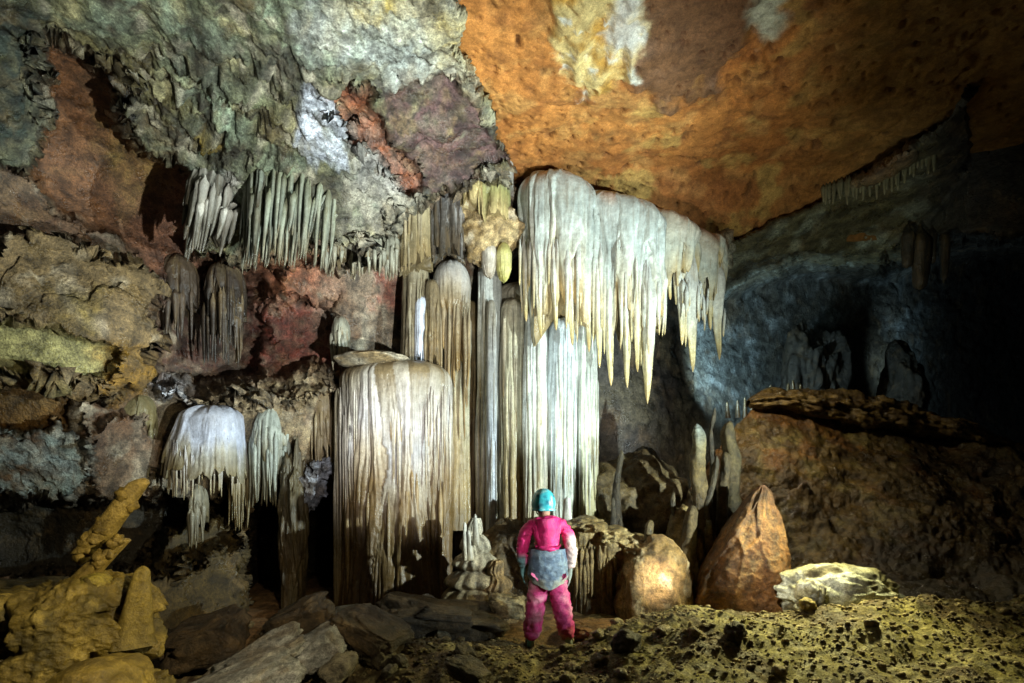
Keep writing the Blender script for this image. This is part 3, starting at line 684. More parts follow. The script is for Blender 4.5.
# the pods
for px, py0, py1, hw, cA, cB, sd, lab in ((489, 240, 280, 8, C(150, 138, 120), C(196, 190, 176), 31, 'small grey banded pod-shaped stalactite, left of a yellow-green one'), (504, 243, 283, 8, C(176, 170, 96), C(196, 190, 130), 32, 'small yellow-green pod-shaped stalactite, right of a grey one')):
    mb = MB(); Y = 9.0
    fluted(mb, RX(px, Y), Y, RZ(py0, Y), RZ(py1, Y), W(hw, Y), W(hw, Y), 8, hood=.22, amp=.08, amp2=.02, seed=sd, col=((0, cA), (.5, cB), (1, cA)), prof=((0, .8), (.3, 1), (.7, .95), (.93, .6), (1, .2)), rows=60, jit=.25, spike=.05)
    fin(mb, 'pod_stalactite', lab, 'stalactite', M['flow'], 'pod stalactites')

# crusty beige block with a banded drape
mb = MB(); Y = 9.15
boulder(mb, (RX(485, Y), Y + .1, RZ(225, Y)), (.58, .42, .58), 41, 5, .3, .35, .12, col=(C(190, 166, 120), C(150, 124, 80), C(206, 190, 160)))
crust = fin(mb, 'flowstone_crust', 'crumbly beige flowstone crust hanging left of the white drapery top', 'flowstone', M['stone'])
mb = MB()
fluted(mb, RX(484, Y), Y - .12, RZ(183, Y), RZ(238, Y), .42, .42, 14, hood=.25, amp=.18, seed=42, col=((0, C(160, 162, 150)), (.4, C(150, 148, 96)), (1, C(190, 170, 120))), spike=.4, rows=80)
fluted(mb, RX(502, Y), Y - .05, RZ(168, Y), RZ(200, Y), .2, .35, 9, hood=.16, amp=.14, seed=43, col=((0, C(190, 190, 186)), (1, C(150, 146, 136))), spike=.2, rows=60, top_tilt=(.5, 0))
fin(mb, 'banded_drapery', 'olive and grey banded drape over the top of the beige crust', 'drapery', M['flow'])
def cluster(px0, px1, ty, by, Y, seed, label, colr, n_, name='stalactite_cluster', cat='stalactites', mat='flow', depth=.45, r=.07, skew=0, hoodn=16, spike=.6, group=None, tilt=0, bvar=.6, amp=.2):
    """a fused cluster of hanging stalactites"""
    n = int(n_ * 1.9); r = r * .68; mb = MB(); w_ = W((px1 - px0) / 2, Y); cx = RX((px0 + px1) / 2, Y); Lh = RZ(ty, Y) - RZ(by, Y)
    fluted(mb, cx, Y, RZ(ty, Y), RZ(by, Y) + .25 * Lh, w_ * .96, depth, hoodn, hood=.2 * Lh, amp=amp, amp2=.07, spike=spike * Lh * .5, seed=seed, col=colr, rows=90, gaps=.25, jit=.35, lean=(skew, 0), top_tilt=(tilt, 0), sq=2.4, prof=((0, .5), (.15, .72), (.35, .9), (.6, 1), (1, .95)))
    rnd = random.Random(seed)
    for i in range(n):
        u = (rnd.random() * 2 - 1) * .95; yv = Y - depth * math.sqrt(1 - u * u) * (.4 + .6 * rnd.random())
        zt = RZ(ty, Y) - Lh * (.25 + .3 * rnd.random()) + tilt * u * w_; zb = RZ(by, Y) + Lh * (bvar * rnd.random() ** 1.4) * (.3 + .7 * abs(u))
        zb = min(zb, zt - .1)
        strand(mb, cx + u * w_ + skew * .25, yv, zt, zb, r * (.6 + .8 * rnd.random()), r * .25, seed * 91 + i, colr, sides=9, rows=20, wob=.03, lean=(skew * .6, 0), jit=.5, emb=.14, p=1.0)
    return fin(mb, name, label, cat, M[mat], group)

HG = 'hanging stalactite clusters on the left wall'
g1 = ((0, C(112, 112, 88)), (.35, C(132, 136, 120)), (.7, C(120, 124, 112)), (1, C(92, 84, 66)))
g2 = ((0, C(150, 146, 130)), (.5, C(150, 148, 132)), (1, C(112, 98, 74)))
cluster(252, 346, 146, 280, 7.85, 51, 'largest dark grey-green cluster of fused stalactites under the pale overhang at upper left', g1, 64, hoodn=36, r=.055, skew=-.14, group=HG, depth=.6, spike=1.3, amp=.34)
cluster(200, 248, 160, 268, 7.75, 52, 'slanting pale-edged stalactite cluster at the left end of the overhang beside the smooth brown rock', ((0, C(190, 184, 172)), (.5, C(110, 106, 96)), (1, C(84, 78, 66))), 14, hoodn=12, r=.08, skew=-.22, group=HG, depth=.4)
cluster(326, 346, 230, 282, 8.3, 53, 'short narrow stalactite cluster just right of the largest dark cluster', g2, 10, hoodn=8, r=.06, group=HG, depth=.22)
cluster(352, 386, 232, 284, 8.6, 54, 'short rounded grey stalactite cluster above the red-brown rock', g2, 14, hoodn=11, r=.06, group=HG, depth=.3)
cluster(384, 402, 236, 285, 8.7, 55, 'small stalactite cluster beside the fluted column at the overhang foot', g2, 9, hoodn=7, r=.05, group=HG, depth=.2)
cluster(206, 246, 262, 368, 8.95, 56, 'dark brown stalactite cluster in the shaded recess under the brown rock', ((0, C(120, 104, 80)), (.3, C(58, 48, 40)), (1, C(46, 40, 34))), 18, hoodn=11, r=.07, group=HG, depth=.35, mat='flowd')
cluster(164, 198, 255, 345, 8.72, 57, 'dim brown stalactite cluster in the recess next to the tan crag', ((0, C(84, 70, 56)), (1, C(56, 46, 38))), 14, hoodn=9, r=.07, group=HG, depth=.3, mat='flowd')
cluster(332, 350, 316, 372, 8.9, 58, 'small pale rib cluster above the left shoulder of the capped flowstone', g2, 10, hoodn=7, r=.05, group=HG, depth=.2)
# fluted short columns
FC = 'short fluted columns under the purple rock'
column(398, 432, 193, 278, 8.9, 61, 'tan short fluted column with rounded head under the purple rock', ((0, C(166, 156, 132)), (.4, C(150, 138, 108)), (1, C(130, 112, 78))), n=11, group=FC, name='fluted_column', spike=.3, extra=12)
column(430, 466, 186, 268, 9.05, 62, 'dark grey short fluted column left of the beige crust', ((0, C(150, 150, 150)), (.3, C(86, 84, 82)), (1, C(70, 64, 54))), n=12, group=FC, name='fluted_column', spike=.3, extra=14, mat='flowd')
column(402, 430, 262, 372, 9.15, 63, 'grey-brown fluted column continuing below the tan one', ((0, C(150, 140, 116)), (.4, C(110, 98, 76)), (1, C(120, 106, 84))), n=9, group=FC, name='fluted_column', spike=.3, extra=10)
column(414, 432, 296, 375, 9.05, 64, 'short bright bluish white column standing on the flowstone cap', ((0, C(206, 212, 226)), (1, C(206, 210, 222))), n=6, group=FC, name='fluted_column', spike=.3, extra=5, rs=.03)
column(424, 440, 280, 372, 9.0, 65, 'thin brown fluted column left of the glossy bulb', ((0, C(130, 116, 90)), (1, C(120, 98, 64))), n=6, group=FC, name='fluted_column', spike=.3, extra=6, mat='flowd')

# ----------------------------------------------------------------- the broad capped flowstone mass
Y = 8.75
fl0 = (RX(396, Y), Y, 0)
fm = empty('flowstone_mass', fl0, 'broad cream flowstone mass with a flat cap and fine vertical drip lines', 'flowstone')
mb = MB()
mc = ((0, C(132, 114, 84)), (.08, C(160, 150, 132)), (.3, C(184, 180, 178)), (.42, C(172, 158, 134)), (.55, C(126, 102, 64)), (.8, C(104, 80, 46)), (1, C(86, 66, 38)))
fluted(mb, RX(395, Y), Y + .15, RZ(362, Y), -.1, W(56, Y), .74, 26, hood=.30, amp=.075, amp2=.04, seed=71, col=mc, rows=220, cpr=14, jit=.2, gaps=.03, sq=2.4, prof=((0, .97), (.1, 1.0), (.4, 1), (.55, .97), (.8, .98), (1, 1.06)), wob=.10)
child(mb, 'flowstone_body', M['flow'], fm)
mb = MB()
rnd = random.Random(72)
for i in range(46):
    u = rnd.random() * 2 - 1; yv = Y + .17 - .70 * (1 - abs(u) ** 2.8) ** (1 / 2.8)
    zt = RZ(385 + 40 * rnd.random(), Y); L = .7 + .8 * rnd.random() * (1 if u > -.4 else 1.6)
    strand(mb, RX(395, Y) + u * W(57, Y), yv + .01, zt, zt - L, .022 + .02 * rnd.random(), .006, 7200 + i, ((0, C(182, 174, 164)), (.5, C(184, 176, 160)), (1, C(160, 132, 84))), sides=7, rows=18, wob=.008, jit=.3)
child(mb, 'drip_fringe', M['flow'], fm)
mb = MB()
for i in range(12):
    u = rnd.random() * 2 - 1; yv = Y + .17 - .70 * (1 - abs(u) ** 2.8) ** (1 / 2.8)
    zt = RZ(455 + 50 * rnd.random(), Y); L = .5 + 1.3 * rnd.random()
    strand(mb, RX(395, Y) + u * W(56, Y), yv + .01, zt, max(zt - L, .05), .03 + .035 * rnd.random(), .012, 7400 + i, ((0, C(150, 126, 84)), (1, C(116, 90, 54))), sides=8, rows=18, wob=.02, jit=.4)
child(mb, 'lower_ribs', M['flow'], fm)
mb = MB()
boulder(mb, (RX(374, Y), Y + .0, RZ(362, Y)), (W(36, Y), .62, .13), 73, 5, .2, .12, .03, col=(C(170, 158, 136), C(150, 128, 92)))
child(mb, 'cap_slab', M['stone'], fm)
for px0, px1, ty, by, sd, lab, hw in ((334, 344, 388, 606, 81, 'thin rib column along the left edge of the capped flowstone mass', 5),):
    column(px0, px1, ty, by, 8.6, sd, lab, ((0, C(170, 160, 136)), (1, C(116, 96, 62))), n=6, name='rib_column', group=None, extra=8, rs=.03, mat='flow')

# ----------------------------------------------------------------- lower left wall formations
Y = 7.9
mb = MB(); w_ = W(36, Y)
fluted(mb, RX(199, Y), Y + .42, RZ(402, Y), RZ(484, Y), w_, .6, 20, hood=.22, amp=.05, amp2=.03, spike=.3, seed=91, gaps=0, col=((0, C(196, 200, 214)), (.45, C(196, 202, 220)), (.7, C(176, 172, 160)), (1, C(140, 126, 92))), sq=2.8, prof=((0, .66), (.15, .76), (.3, .82), (.6, .93), (.85, 1.02), (1, 1.04)), rows=110, jit=.18, lean=(-.08, 0))
rnd = random.Random(92)
for i in range(44):
    u = rnd.random() * 2 - 1; yv = Y + .42 - .6 * math.sqrt(1 - u * u) * .98
    zt = RZ(440 + 20 * rnd.random(), Y); strand(mb, RX(193, Y) + u * w_, yv, zt, RZ(476 + 24 * rnd.random(), Y), .024, .006, 9200 + i, ((0, C(190, 190, 196)), (1, C(166, 150, 110))), sides=8, rows=16, wob=.02)
fin(mb, 'flowstone_dome', 'bluish white flowstone dome with a fringe of fine drips on the left wall', 'flowstone', M['flow'])
LW = 'drip curtains on the lower left wall'
cluster(252, 292, 405, 508, 8.62, 93, 'pale greenish drip curtain on the lower left wall, right of the bluish dome', ((0, C(160, 166, 156)), (.5, C(166, 170, 158)), (1, C(120, 108, 78))), 26, name='drip_curtain', cat='drapery', hoodn=14, r=.05, group=LW, depth=.3)
cluster(232, 252, 420, 530, 8.6, 94, 'tan narrow drip curtain between the bluish dome and the pale greenish curtain', ((0, C(140, 126, 96)), (1, C(112, 96, 60))), 14, name='drip_curtain', cat='drapery', hoodn=8, r=.05, group=LW, depth=.25)
cluster(122, 158, 395, 490, 8.0, 95, 'olive brown drip curtain left of the bluish dome', ((0, C(120, 112, 82)), (1, C(96, 86, 56))), 18, name='drip_curtain', cat='drapery', hoodn=10, r=.05, group=LW, depth=.3, skew=-.1)
cluster(192, 206, 485, 548, 7.9, 96, 'small pale drip curtain in the shadow below the bluish dome', ((0, C(150, 146, 130)), (1, C(104, 94, 70))), 8, name='drip_curtain', cat='drapery', hoodn=6, r=.05, group=LW, depth=.2)
cluster(308, 338, 385, 480, 8.9, 97, 'brown drip curtain left of the capped flowstone mass', ((0, C(150, 134, 104)), (1, C(120, 100, 68))), 16, name='drip_curtain', cat='drapery', hoodn=9, r=.05, group=LW, depth=.25)
mb = MB(); Y = 8.35
rnd = random.Random(98)
boulder(mb, at(308, 486, 8.75), (W(15, 8.75), .28, W(20, 8.75)), 981, 6, .55, .6, .25, col=(C(150, 152, 162), C(104, 98, 98), C(176, 178, 188)))
boulder(mb, at(322, 470, 8.8), (W(11, 8.8), .25, W(12, 8.8)), 982, 5, .55, .6, .25, col=(C(140, 140, 148), C(104, 98, 98)))
fin(mb, 'crystal_crust', 'craggy bluish white mineral crust beside the dark hollow on the left wall', 'crust', M['stone'])
mb = MB(); Y = 8.5
boulder(mb, (RX(294, Y), Y, RZ(530, Y)), (W(13, Y), .3, 1.25), 99, 6, .35, .35, .08, col=(C(96, 86, 64), C(70, 58, 40)))
fin(mb, 'rock_pillar', 'narrow tan rock pillar between two black hollows', 'pillar', M['flowd'])

# ----------------------------------------------------------------- floor formations
def tiers(mb, px, py_top, Y, zb, rmax, n, seed, col):
    """a stalagmite of stacked caps"""
    zt = RZ(py_top, Y); rnd = random.Random(seed); rows = []
    for i in range(n):
        t0, t1 = i / n, (i + 1) / n
        r0 = .05 + (rmax - .05) * t1 ** 1.15
        for k in np.linspace(0, 1, 9):
            rr = r0 * (.55 + .45 * math.sin(min(1, k * 1.25) * math.pi / 2)) * (1 - .25 * max(0, (k - .8) / .2))
            rows.append((t0 + (t1 - t0) * (k ** 1.15), rr))
    ang = np.linspace(0, 2 * np.pi, 72, endpoint=False)
    T = np.array([r[0] for r in rows]); R = np.array([r[1] for r in rows])
    A, TT = np.meshgrid(ang, T); RR = np.repeat(R[:, None], 72, 1)
    q = np.stack([np.cos(A) * 1.5, np.sin(A) * 1.5, TT * 5 + seed], -1)
    RR = RR * (1 + .28 * gn(q, seed) + .07 * np.sin(14 * A + 3 * gn(q * 2, seed + 1)))
    V = np.stack([RX(px, Y) + RR * np.cos(A) + .12 * gn(np.stack([TT * 4, TT * 0, TT * 0 + seed], -1), 3), Y + RR * np.sin(A), zt - TT * (zt - zb) + .05 * gn(q * 1.4, seed + 2) * TT], -1)
    c = grad(col, np.clip(TT + .2 * gn(q * 2, seed + 5), 0, 1)); mb.grid(V, c, wrap=True)
mb = MB()
tc = ((0, C(196, 186, 164)), (.3, C(176, 164, 138)), (.7, C(150, 130, 92)), (1, C(120, 100, 66)))
tiers(mb, 476, 518, 7.9, -.1, .62, 6, 101, tc)
fin(mb, 'tiered_stalagmite', 'cream stalagmite of stacked skirts left of the caver, thin spire on top', 'stalagmite', M['stone'])
mb = MB(); tiers(mb, 497, 560, 7.7, -.1, .38, 4, 102, ((0, C(150, 120, 76)), (1, C(120, 96, 60))))
fin(mb, 'tiered_stalagmite', 'low brown stacked stalagmite between the cream one and the caver', 'stalagmite', M['stone'])
SP = 'thin spires on the stacked stalagmite'
for px, t_, b_, r in ((466, 522, 560, .045), (476, 514, 545, .05), (470, 530, 560, .05)):
    mb = MB(); strand(mb, RX(px, 7.6), 7.6, RZ(b_, 7.6), RZ(t_, 7.6), r * 1.3, .018, 1030 + px, ((0, C(160, 146, 116)), (1, C(206, 200, 186))), sides=12, rows=24)
    fin(mb, 'spire_stalagmite', {466: 'leftmost thin pale spire on the stacked stalagmite', 476: 'tallest thin pale spire on the stacked stalagmite', 470: 'shortest thin spire low in front of the stacked stalagmite'}[px], 'stalagmite', M['flow'], SP)
mb = MB(); strand(mb, RX(567, 8.2), 8.2, RZ(545, 8.2), RZ(497, 8.2), .10, .05, 1040, ((0, C(166, 150, 116)), (1, C(226, 224, 216))), sides=16, rows=26)
fin(mb, 'white_stalagmite', 'small white stalagmite peeking out right of the caver helmet', 'stalagmite', M['flow'])
# rimstone bank right of the caver
mb = MB(); Y = 8.0
rc = ((0, C(168, 142, 92)), (.2, C(150, 124, 76)), (.6, C(122, 100, 60)), (1, C(96, 78, 48)))
for bx, bt, hw, dz in ((590, 521, 24, .0), (612, 530, 20, -.08), (634, 538, 16, -.1)):
    fluted(mb, RX(bx, Y), Y + .3 + dz, RZ(bt, Y), -.15, W(hw, Y), .5, 13, hood=.22, amp=.10, amp2=.05, seed=111 + bx, col=rc, rows=130, top_tilt=(-.2, 0), jit=.22, wob=.5, gaps=.06, prof=((0, .95), (.2, 1.05), (.45, .92), (.7, 1.0), (1, 1.15)), sq=2.2)
    boulder(mb, (RX(bx - 2, Y), Y + .2 + dz, RZ(bt + 6, Y)), (W(hw * .95, Y), .45, .13), 1100 + bx, 5, .4, .3, .08, col=(C(176, 150, 98), C(140, 114, 66)))
for i in range(46):
    rnd = random.Random(1110 + i); px_ = 570 + 68 * rnd.random(); zt = RZ(532 + (px_ - 570) * .28 + 30 * rnd.random(), Y)
    strand(mb, RX(px_, Y), Y - .17 - .05 * rnd.random(), zt, zt - .25 - .4 * rnd.random(), .045, .015, 1110 + i, ((0, C(150, 124, 76)), (1, C(112, 90, 54))), sides=8, rows=14, wob=.03)
fin(mb, 'rimstone_bank', 'ochre flowstone bank with scalloped drips just right of the caver', 'flowstone', M['stone'])
mb = MB(); Y = 7.7
boulder(mb, (RX(656, Y), Y + .2, RZ(590, Y)), (W(39, Y), .55, .66), 112, 6, .2, .14, .05, col=(C(164, 132, 82), C(130, 100, 58), C(190, 166, 124)), sq=.8)
fin(mb, 'flowstone_boulder', 'rounded ochre flowstone boulder with a bright lamplit spot', 'boulder', M['stone'])
mb = MB(); Y = 9.0
boulder(mb, (RX(648, Y), Y + .8, RZ(525, Y)), (W(66, Y), .9, 1.05), 113, 6, .22, .22, .05, rot=.2, col=(C(110, 92, 58), C(84, 68, 42), C(128, 112, 76)), sq=.9)
fin(mb, 'rock_mound', 'dull brown cracked rock mound behind the ochre flowstone', 'rock', M['wall'])
mb = MB(); Y = 8.0
boulder(mb, (RX(692, Y), Y + .2, RZ(560, Y)), (W(20, Y), .3, .7), 114, 5, .25, .3, .05, col=(C(140, 116, 66), C(104, 84, 48)))
fin(mb, 'knobbly_rock', 'knobbly olive brown rock between the ochre boulder and the orange cone', 'rock', M['stone'])
mb = MB(); boulder(mb, (RX(528, 8.9), 9.1, RZ(588, 8.9)), (W(52, 8.9), .7, .95), 1150, 6, .22, .2, .05, col=(C(96, 76, 46), C(70, 55, 34), C(116, 96, 60)), sq=.85)
fin(mb, 'rock_bank', 'dark brown rock bank at the foot of the ribbed columns behind the caver', 'rock', M['wall'])
mb = MB(); boulder(mb, (RX(710, 8.3), 8.5, RZ(590, 8.3)), (W(34, 8.3), .6, .62), 1151, 6, .22, .25, .05, col=(C(100, 82, 50), C(74, 58, 36), C(120, 100, 64)))
fin(mb, 'rock_bank', 'brown rock bank at the foot of the slender stalagmites behind the orange cone', 'rock', M['wall'])
SG = 'slender stalagmites on the right'
yel = ((0, C(72, 58, 34)), (.5, C(90, 72, 42)), (.72, C(118, 98, 56)), (.86, C(126, 116, 84)), (1, C(136, 142, 132)))
def stal(px, t_, b_, Y, r0, r1, seed, lab, colr, lean=0, group=SG, name='stalagmite', mat='stone', p=.7):
    mb = MB(); strand(mb, RX(px, Y), Y, RZ(b_, Y), RZ(t_, Y), r0, r1, seed, colr, sides=24, rows=60, wob=.10, lean=(lean, 0), p=p, rib=.05, kn=2.3)
    for k in range(3):
        strand(mb, RX(px, Y) + r0 * .9 * (hf(seed * 5 + k, 2) * 2 - 1), Y - r0 * .6, RZ(b_, Y), RZ(b_ + (t_ - b_) * (.15 + .3 * hf(seed * 7 + k, 5)), Y), r0 * .55, r0 * .2, seed * 3 + k, colr, sides=12, rows=30, lean=(lean * .4, 0), kn=2.2)
    return fin(mb, name, lab, 'stalagmite', M[mat], group)
stal(708, 424, 585, 8.2, .21, .085, 121, 'tall leaning stalagmite, white at the top and yellow below, right of the rock mound', yel, lean=-.2)
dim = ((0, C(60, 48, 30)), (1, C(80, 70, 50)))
stal(714, 408, 560, 8.6, .09, .03, 122, 'thin pointed grey stalagmite right of the white-topped one', dim)
stal(711, 456, 580, 8.1, .08, .04, 123, 'short brown stalagmite at the foot of the white-topped one', dim)
stal(731, 421, 580, 8.4, .22, .10, 124, 'thick tan stalagmite with blunt top beside the mud bank', ((0, C(60, 50, 28)), (1, C(94, 80, 48))), p=.5)
stal(722, 452, 585, 8.2, .10, .07, 125, 'short tan stalagmite pressed against the thick blunt one', ((0, C(60, 50, 28)), (1, C(84, 70, 42))))
stal(617, 450, 530, 8.6, .10, .03, 126, 'small grey stalagmite on the left end of the rock mound', dim)
stal(677, 492, 585, 8.1, .07, .03, 127, 'tiny pale stalagmite on the right end of the rock mound', dim)
stal(652, 520, 585, 7.8, .09, .05, 128, 'stubby ochre stalagmite above the ochre boulder', ((0, C(90, 72, 40)), (1, C(106, 88, 52))))
stal(691, 505, 600, 7.9, .17, .08, 129, 'knobbly ochre stalagmite under the white-topped one', ((0, C(84, 66, 38)), (1, C(100, 82, 48))))
# orange cone
mb = MB(); Y = 7.5
zt, zb = RZ(486, Y), -.1; t = np.linspace(0, 1, 130); ang = np.linspace(0, 2 * np.pi, 170, endpoint=False); A, T = np.meshgrid(ang, t)
lx = np.interp(T, [0, .04, .3, .6, .9, 1], [764, 757, 730, 708, 697, 694]); rx_ = np.interp(T, [0, .04, .3, .6, .9, 1], [768, 774, 780, 784, 785, 787])
cxp = (lx + rx_) / 2; hw = (rx_ - lx) / 2
q = np.stack([np.cos(A) * 1.4, np.sin(A) * 1.4, T * 3.2], -1)
f1, f2, cid = worley(q * np.array([1, 1, .6]) * 1.3, 137)
R = (np.abs(np.cos(A)) ** 3.2 + np.abs(np.sin(A)) ** 3.2) ** (-1 / 3.2) * (1 + .22 * (cid - .5) * sstep(0, .12, f2 - f1)) + .08 * fbm(q, 3, 131) + .05 * (ridged(q * np.array([1.5, 1.5, 4]), 4, 132) - 1) + .02 * fbm(q * 9, 3, 133)
V = np.stack([RX(cxp, Y) + W(hw, Y) * R * np.cos(A), Y + .1 + np.minimum(W(hw, Y), .5) * R * np.sin(A), zt + (zb - zt) * T + .03 * gn(q * 3, 7)], -1)
cone_c = lerp(lerp(np.broadcast_to(C(108, 72, 38), V.shape), C(132, 94, 50), sstep(-.2, .3, fbm(q * 1.6, 4, 134))), C(90, 62, 36), sstep(.05, .4, fbm(q * 2.2 + 3, 4, 135)))
cone_c = lerp(cone_c, C(150, 106, 72), sstep(.06, .0, T))
mb.grid(V, cone_c, wrap=True); mb.cap(V[0], C(206, 150, 110), flip=True)
fin(mb, 'stalagmite_cone', 'large orange-brown pointed stalagmite cone at the foot of the mud bank', 'stalagmite', M['stone'])
# white boulder
mb = MB(); Y = 6.5
boulder(mb, (RX(852, Y), Y + .25, RZ(604, Y)), (W(60, Y), .42, .42), 141, 6, .22, .22, .05, rot=-.15, col=(C(196, 200, 188), C(146, 142, 108), C(96, 88, 62)), strat=.05)
fin(mb, 'white_boulder', 'whitish boulder with dark hollows lying on the gravel ridge at right', 'boulder', M['stone'])
mb = MB(); boulder(mb, (RX(812, 6.3), 6.35, RZ(592, 6.4)), (.13, .16, .16), 142, 5, .3, .3, .05, col=(C(206, 208, 196), C(166, 160, 130)))
fin(mb, 'white_rock', 'small whitish pointed rock at the left end of the white boulder', 'rock', M['stone'])
# slab on the mud bank, far stalagmites
mb = MB(); Y = 11.3
sx = np.linspace(0, 1, 200); sa = np.linspace(0, 2 * np.pi, 60, endpoint=False); SA, SX = np.meshgrid(sa, sx)
ppx = 748 + 262 * SX; ppy = np.interp(SX, [0, .1, .35, .7, 1], [398, 394, 404, 421, 444])
rr = (.2 + .8 * np.sin(np.pi * np.clip(SX, 0, 1)) ** .4)
q = np.stack([SX * 9, np.cos(SA) * 1.3, np.sin(SA) * 1.3], -1)
rr = rr * (1 + .7 * fbm(q, 4, 151) + .25 * (ridged(q * np.array([1, 2, 2]), 3, 152) - 1))
Ys = Y + .5 * SX
mb.grid(np.stack([RX(ppx, Ys), Ys + .5 * rr * np.cos(SA), CZ + (CY - ppy - 5) * Ys / F + .26 * rr * np.sin(SA)], -1), lerp(np.broadcast_to(C(112, 92, 52), q.shape), C(84, 66, 38), sstep(-.2, .3, fbm(q * 2, 3, 153))), wrap=True)
fin(mb, 'rock_slab', 'long cracked rock slab lying along the crest of the mud bank', 'slab', M['mud'])
FG = 'tiny stalagmites beyond the mud bank crest'
for i, (px, h) in enumerate(((788, 9), (794, 12), (800, 8), (738, 12), (745, 15), (752, 12), (728, 10), (770, 7))):
    Yv = 12.1; mb = MB(); b_ = 392 if px > 760 else 412
    strand(mb, RX(px, Yv), Yv, RZ(b_ + 6, Yv), RZ(b_ - h, Yv), .06, .02, 160 + i, dim, sides=10, rows=14)
    fin(mb, 'stalagmite', 'tiny pale stalagmite in the row beyond the mud bank crest', 'stalagmite', M['flow'], FG)
for px, t_, b_, r, lab, sd in ((812, 325, 400, .55, 'dim upright rock in front of the blue-lit far wall, left of its twin', 171), (836, 318, 402, .6, 'dim upright rock just right of its twin by the blue-lit far wall', 172), (918, 342, 420, .6, 'dim rounded rock standing alone in the dark at far right', 173)):
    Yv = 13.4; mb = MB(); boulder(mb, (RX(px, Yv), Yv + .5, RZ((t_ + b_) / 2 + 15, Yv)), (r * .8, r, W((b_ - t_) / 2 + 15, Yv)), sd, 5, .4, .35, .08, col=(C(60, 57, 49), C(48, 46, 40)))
    fin(mb, 'dark_rock', lab, 'rock', M['stone'], 'dim rocks in the back of the cave')
# little stalactites on the right lip
rnd = random.Random(181)
for i in range(30):
    px = 822 + i * 3.8 + rnd.random() * 2; pyl = np.interp(px, [815, 880, 940], [198, 178, 152]); Yv = np.interp(px, [800, 900, 960], [9.65, 8.75, 8.2]) - .12
    L = 6 + 14 * rnd.random(); mb = MB()
    strand(mb, RX(px, Yv), Yv, RZ(pyl - 12, Yv), RZ(pyl + L, Yv), .055, .015, 1810 + i, ((0, C(104, 102, 80)), (1, C(126, 122, 96))), sides=8, rows=14)
    fin(mb, 'stalactite', 'little stalactite in the fringe along the dim right edge of the orange ceiling', 'stalactite', M['flow'], 'fringe of little stalactites on the right')
for i, (px, pyb, r) in enumerate(((908, 268, .14), (920, 290, .2), (944, 282, .1), (932, 264, .1))):
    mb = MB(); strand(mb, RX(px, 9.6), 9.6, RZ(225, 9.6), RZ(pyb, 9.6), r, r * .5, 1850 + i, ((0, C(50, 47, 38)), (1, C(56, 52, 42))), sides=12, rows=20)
    fin(mb, 'stalactite', 'blunt dim stalactite hanging in the dark at far right', 'stalactite', M['flowd'], 'blunt stalactites in the dark on the right')
# rock hump at the right end of the drapery
mb = MB(); boulder(mb, at(709, 246, 10.3), (.42, .4, .5), 191, 5, .3, .3, .08, col=(C(176, 176, 160), C(150, 120, 84)))
fin(mb, 'rock_outcrop', 'pale knob of rock where the drapery meets the right ceiling edge', 'rock', M['stone'])

# ----------------------------------------------------------------- lower left: mound, slabs
mb = MB()
Y = 4.1; t = np.linspace(0, 1, 190); ang = np.linspace(0, 2 * np.pi, 300, endpoint=False); A, T = np.meshgrid(ang, t)
lx = np.interp(T, [0, .02, .07, .16, .35, .6, 1], [40, 10, -40, -75, -90, -100, -110]); rx_ = np.interp(T, [0, .02, .07, .16, .35, .6, .8, 1], [50, 85, 118, 130, 132, 124, 126, 152])
cxp, hw = (lx + rx_) / 2, (rx_ - lx) / 2; zt, zb_ = RZ(586, Y), RZ(725, Y)
q = np.stack([np.cos(A) * 2.2, np.sin(A) * 2.2, T * 2.4], -1)
V = np.stack([RX(cxp, Y) + W(hw, Y) * np.cos(A), Y + .25 + .55 * np.interp(T, [0, .05, .2, 1], [.1, .6, 1, 1.15]) * np.sin(A), zt + (zb_ - zt) * T + 0 * A], -1)
V[..., 2] += .10 * (np.cos(A) * .8) * sstep(.5, 0, T)
n = nrm_grid(V); n = n * np.sign((n[..., 0:1] * np.cos(A)[..., None] + n[..., 1:2] * np.sin(A)[..., None]).mean())
pit = sstep(.04, .2, gn(V * np.array([2.4, 2.4, 4.6]), 203) + .3 * gn(V * 9, 206)) * sstep(.05, .25, T)
V = V + n * (.14 * fbm(V * 1.5, 3, 201) + .03 * (ridged(V * np.array([5, 5, 2.2]), 4, 202) - 1) + .02 * (ridged(V * 13, 3, 207) - 1) - .15 * pit)[..., None]
mcx = lerp(lerp(np.broadcast_to(C(120, 102, 42), V.shape), C(92, 80, 34), sstep(-.2, .3, fbm(q * 1.5, 4, 204))), C(150, 130, 62), sstep(.1, .4, fbm(q * 2.2 + 5, 4, 205)))
mcx = lerp(mcx, C(50, 38, 16), pit * .5)
mb.grid(V, mcx, wrap=True); mb.cap(V[0], mcx[0].mean(0), flip=True)
strand(mb, at(120, 600, Y)[0], Y + .12, RZ(650, Y), RZ(568, Y), .15, .045, 208, ((0, C(112, 96, 40)), (1, C(146, 126, 56))), sides=30, rows=40, lean=(.09, 0), kn=1.6, wob=.03)
fin(mb, 'clay_mound', 'large yellow clay-coated mound with dark pits in the lower left corner', 'mound', M['clay'])
mb = MB(); boulder(mb, (RX(95, 3.7), 3.75, RZ(692, 3.7)), (.30, .34, .22), 206, 5, .2, .1, .04, col=(C(146, 124, 52), C(112, 94, 40)))
fin(mb, 'clay_boulder', 'low yellow clay hump at the foot of the pitted mound', 'mound', M['clay'])
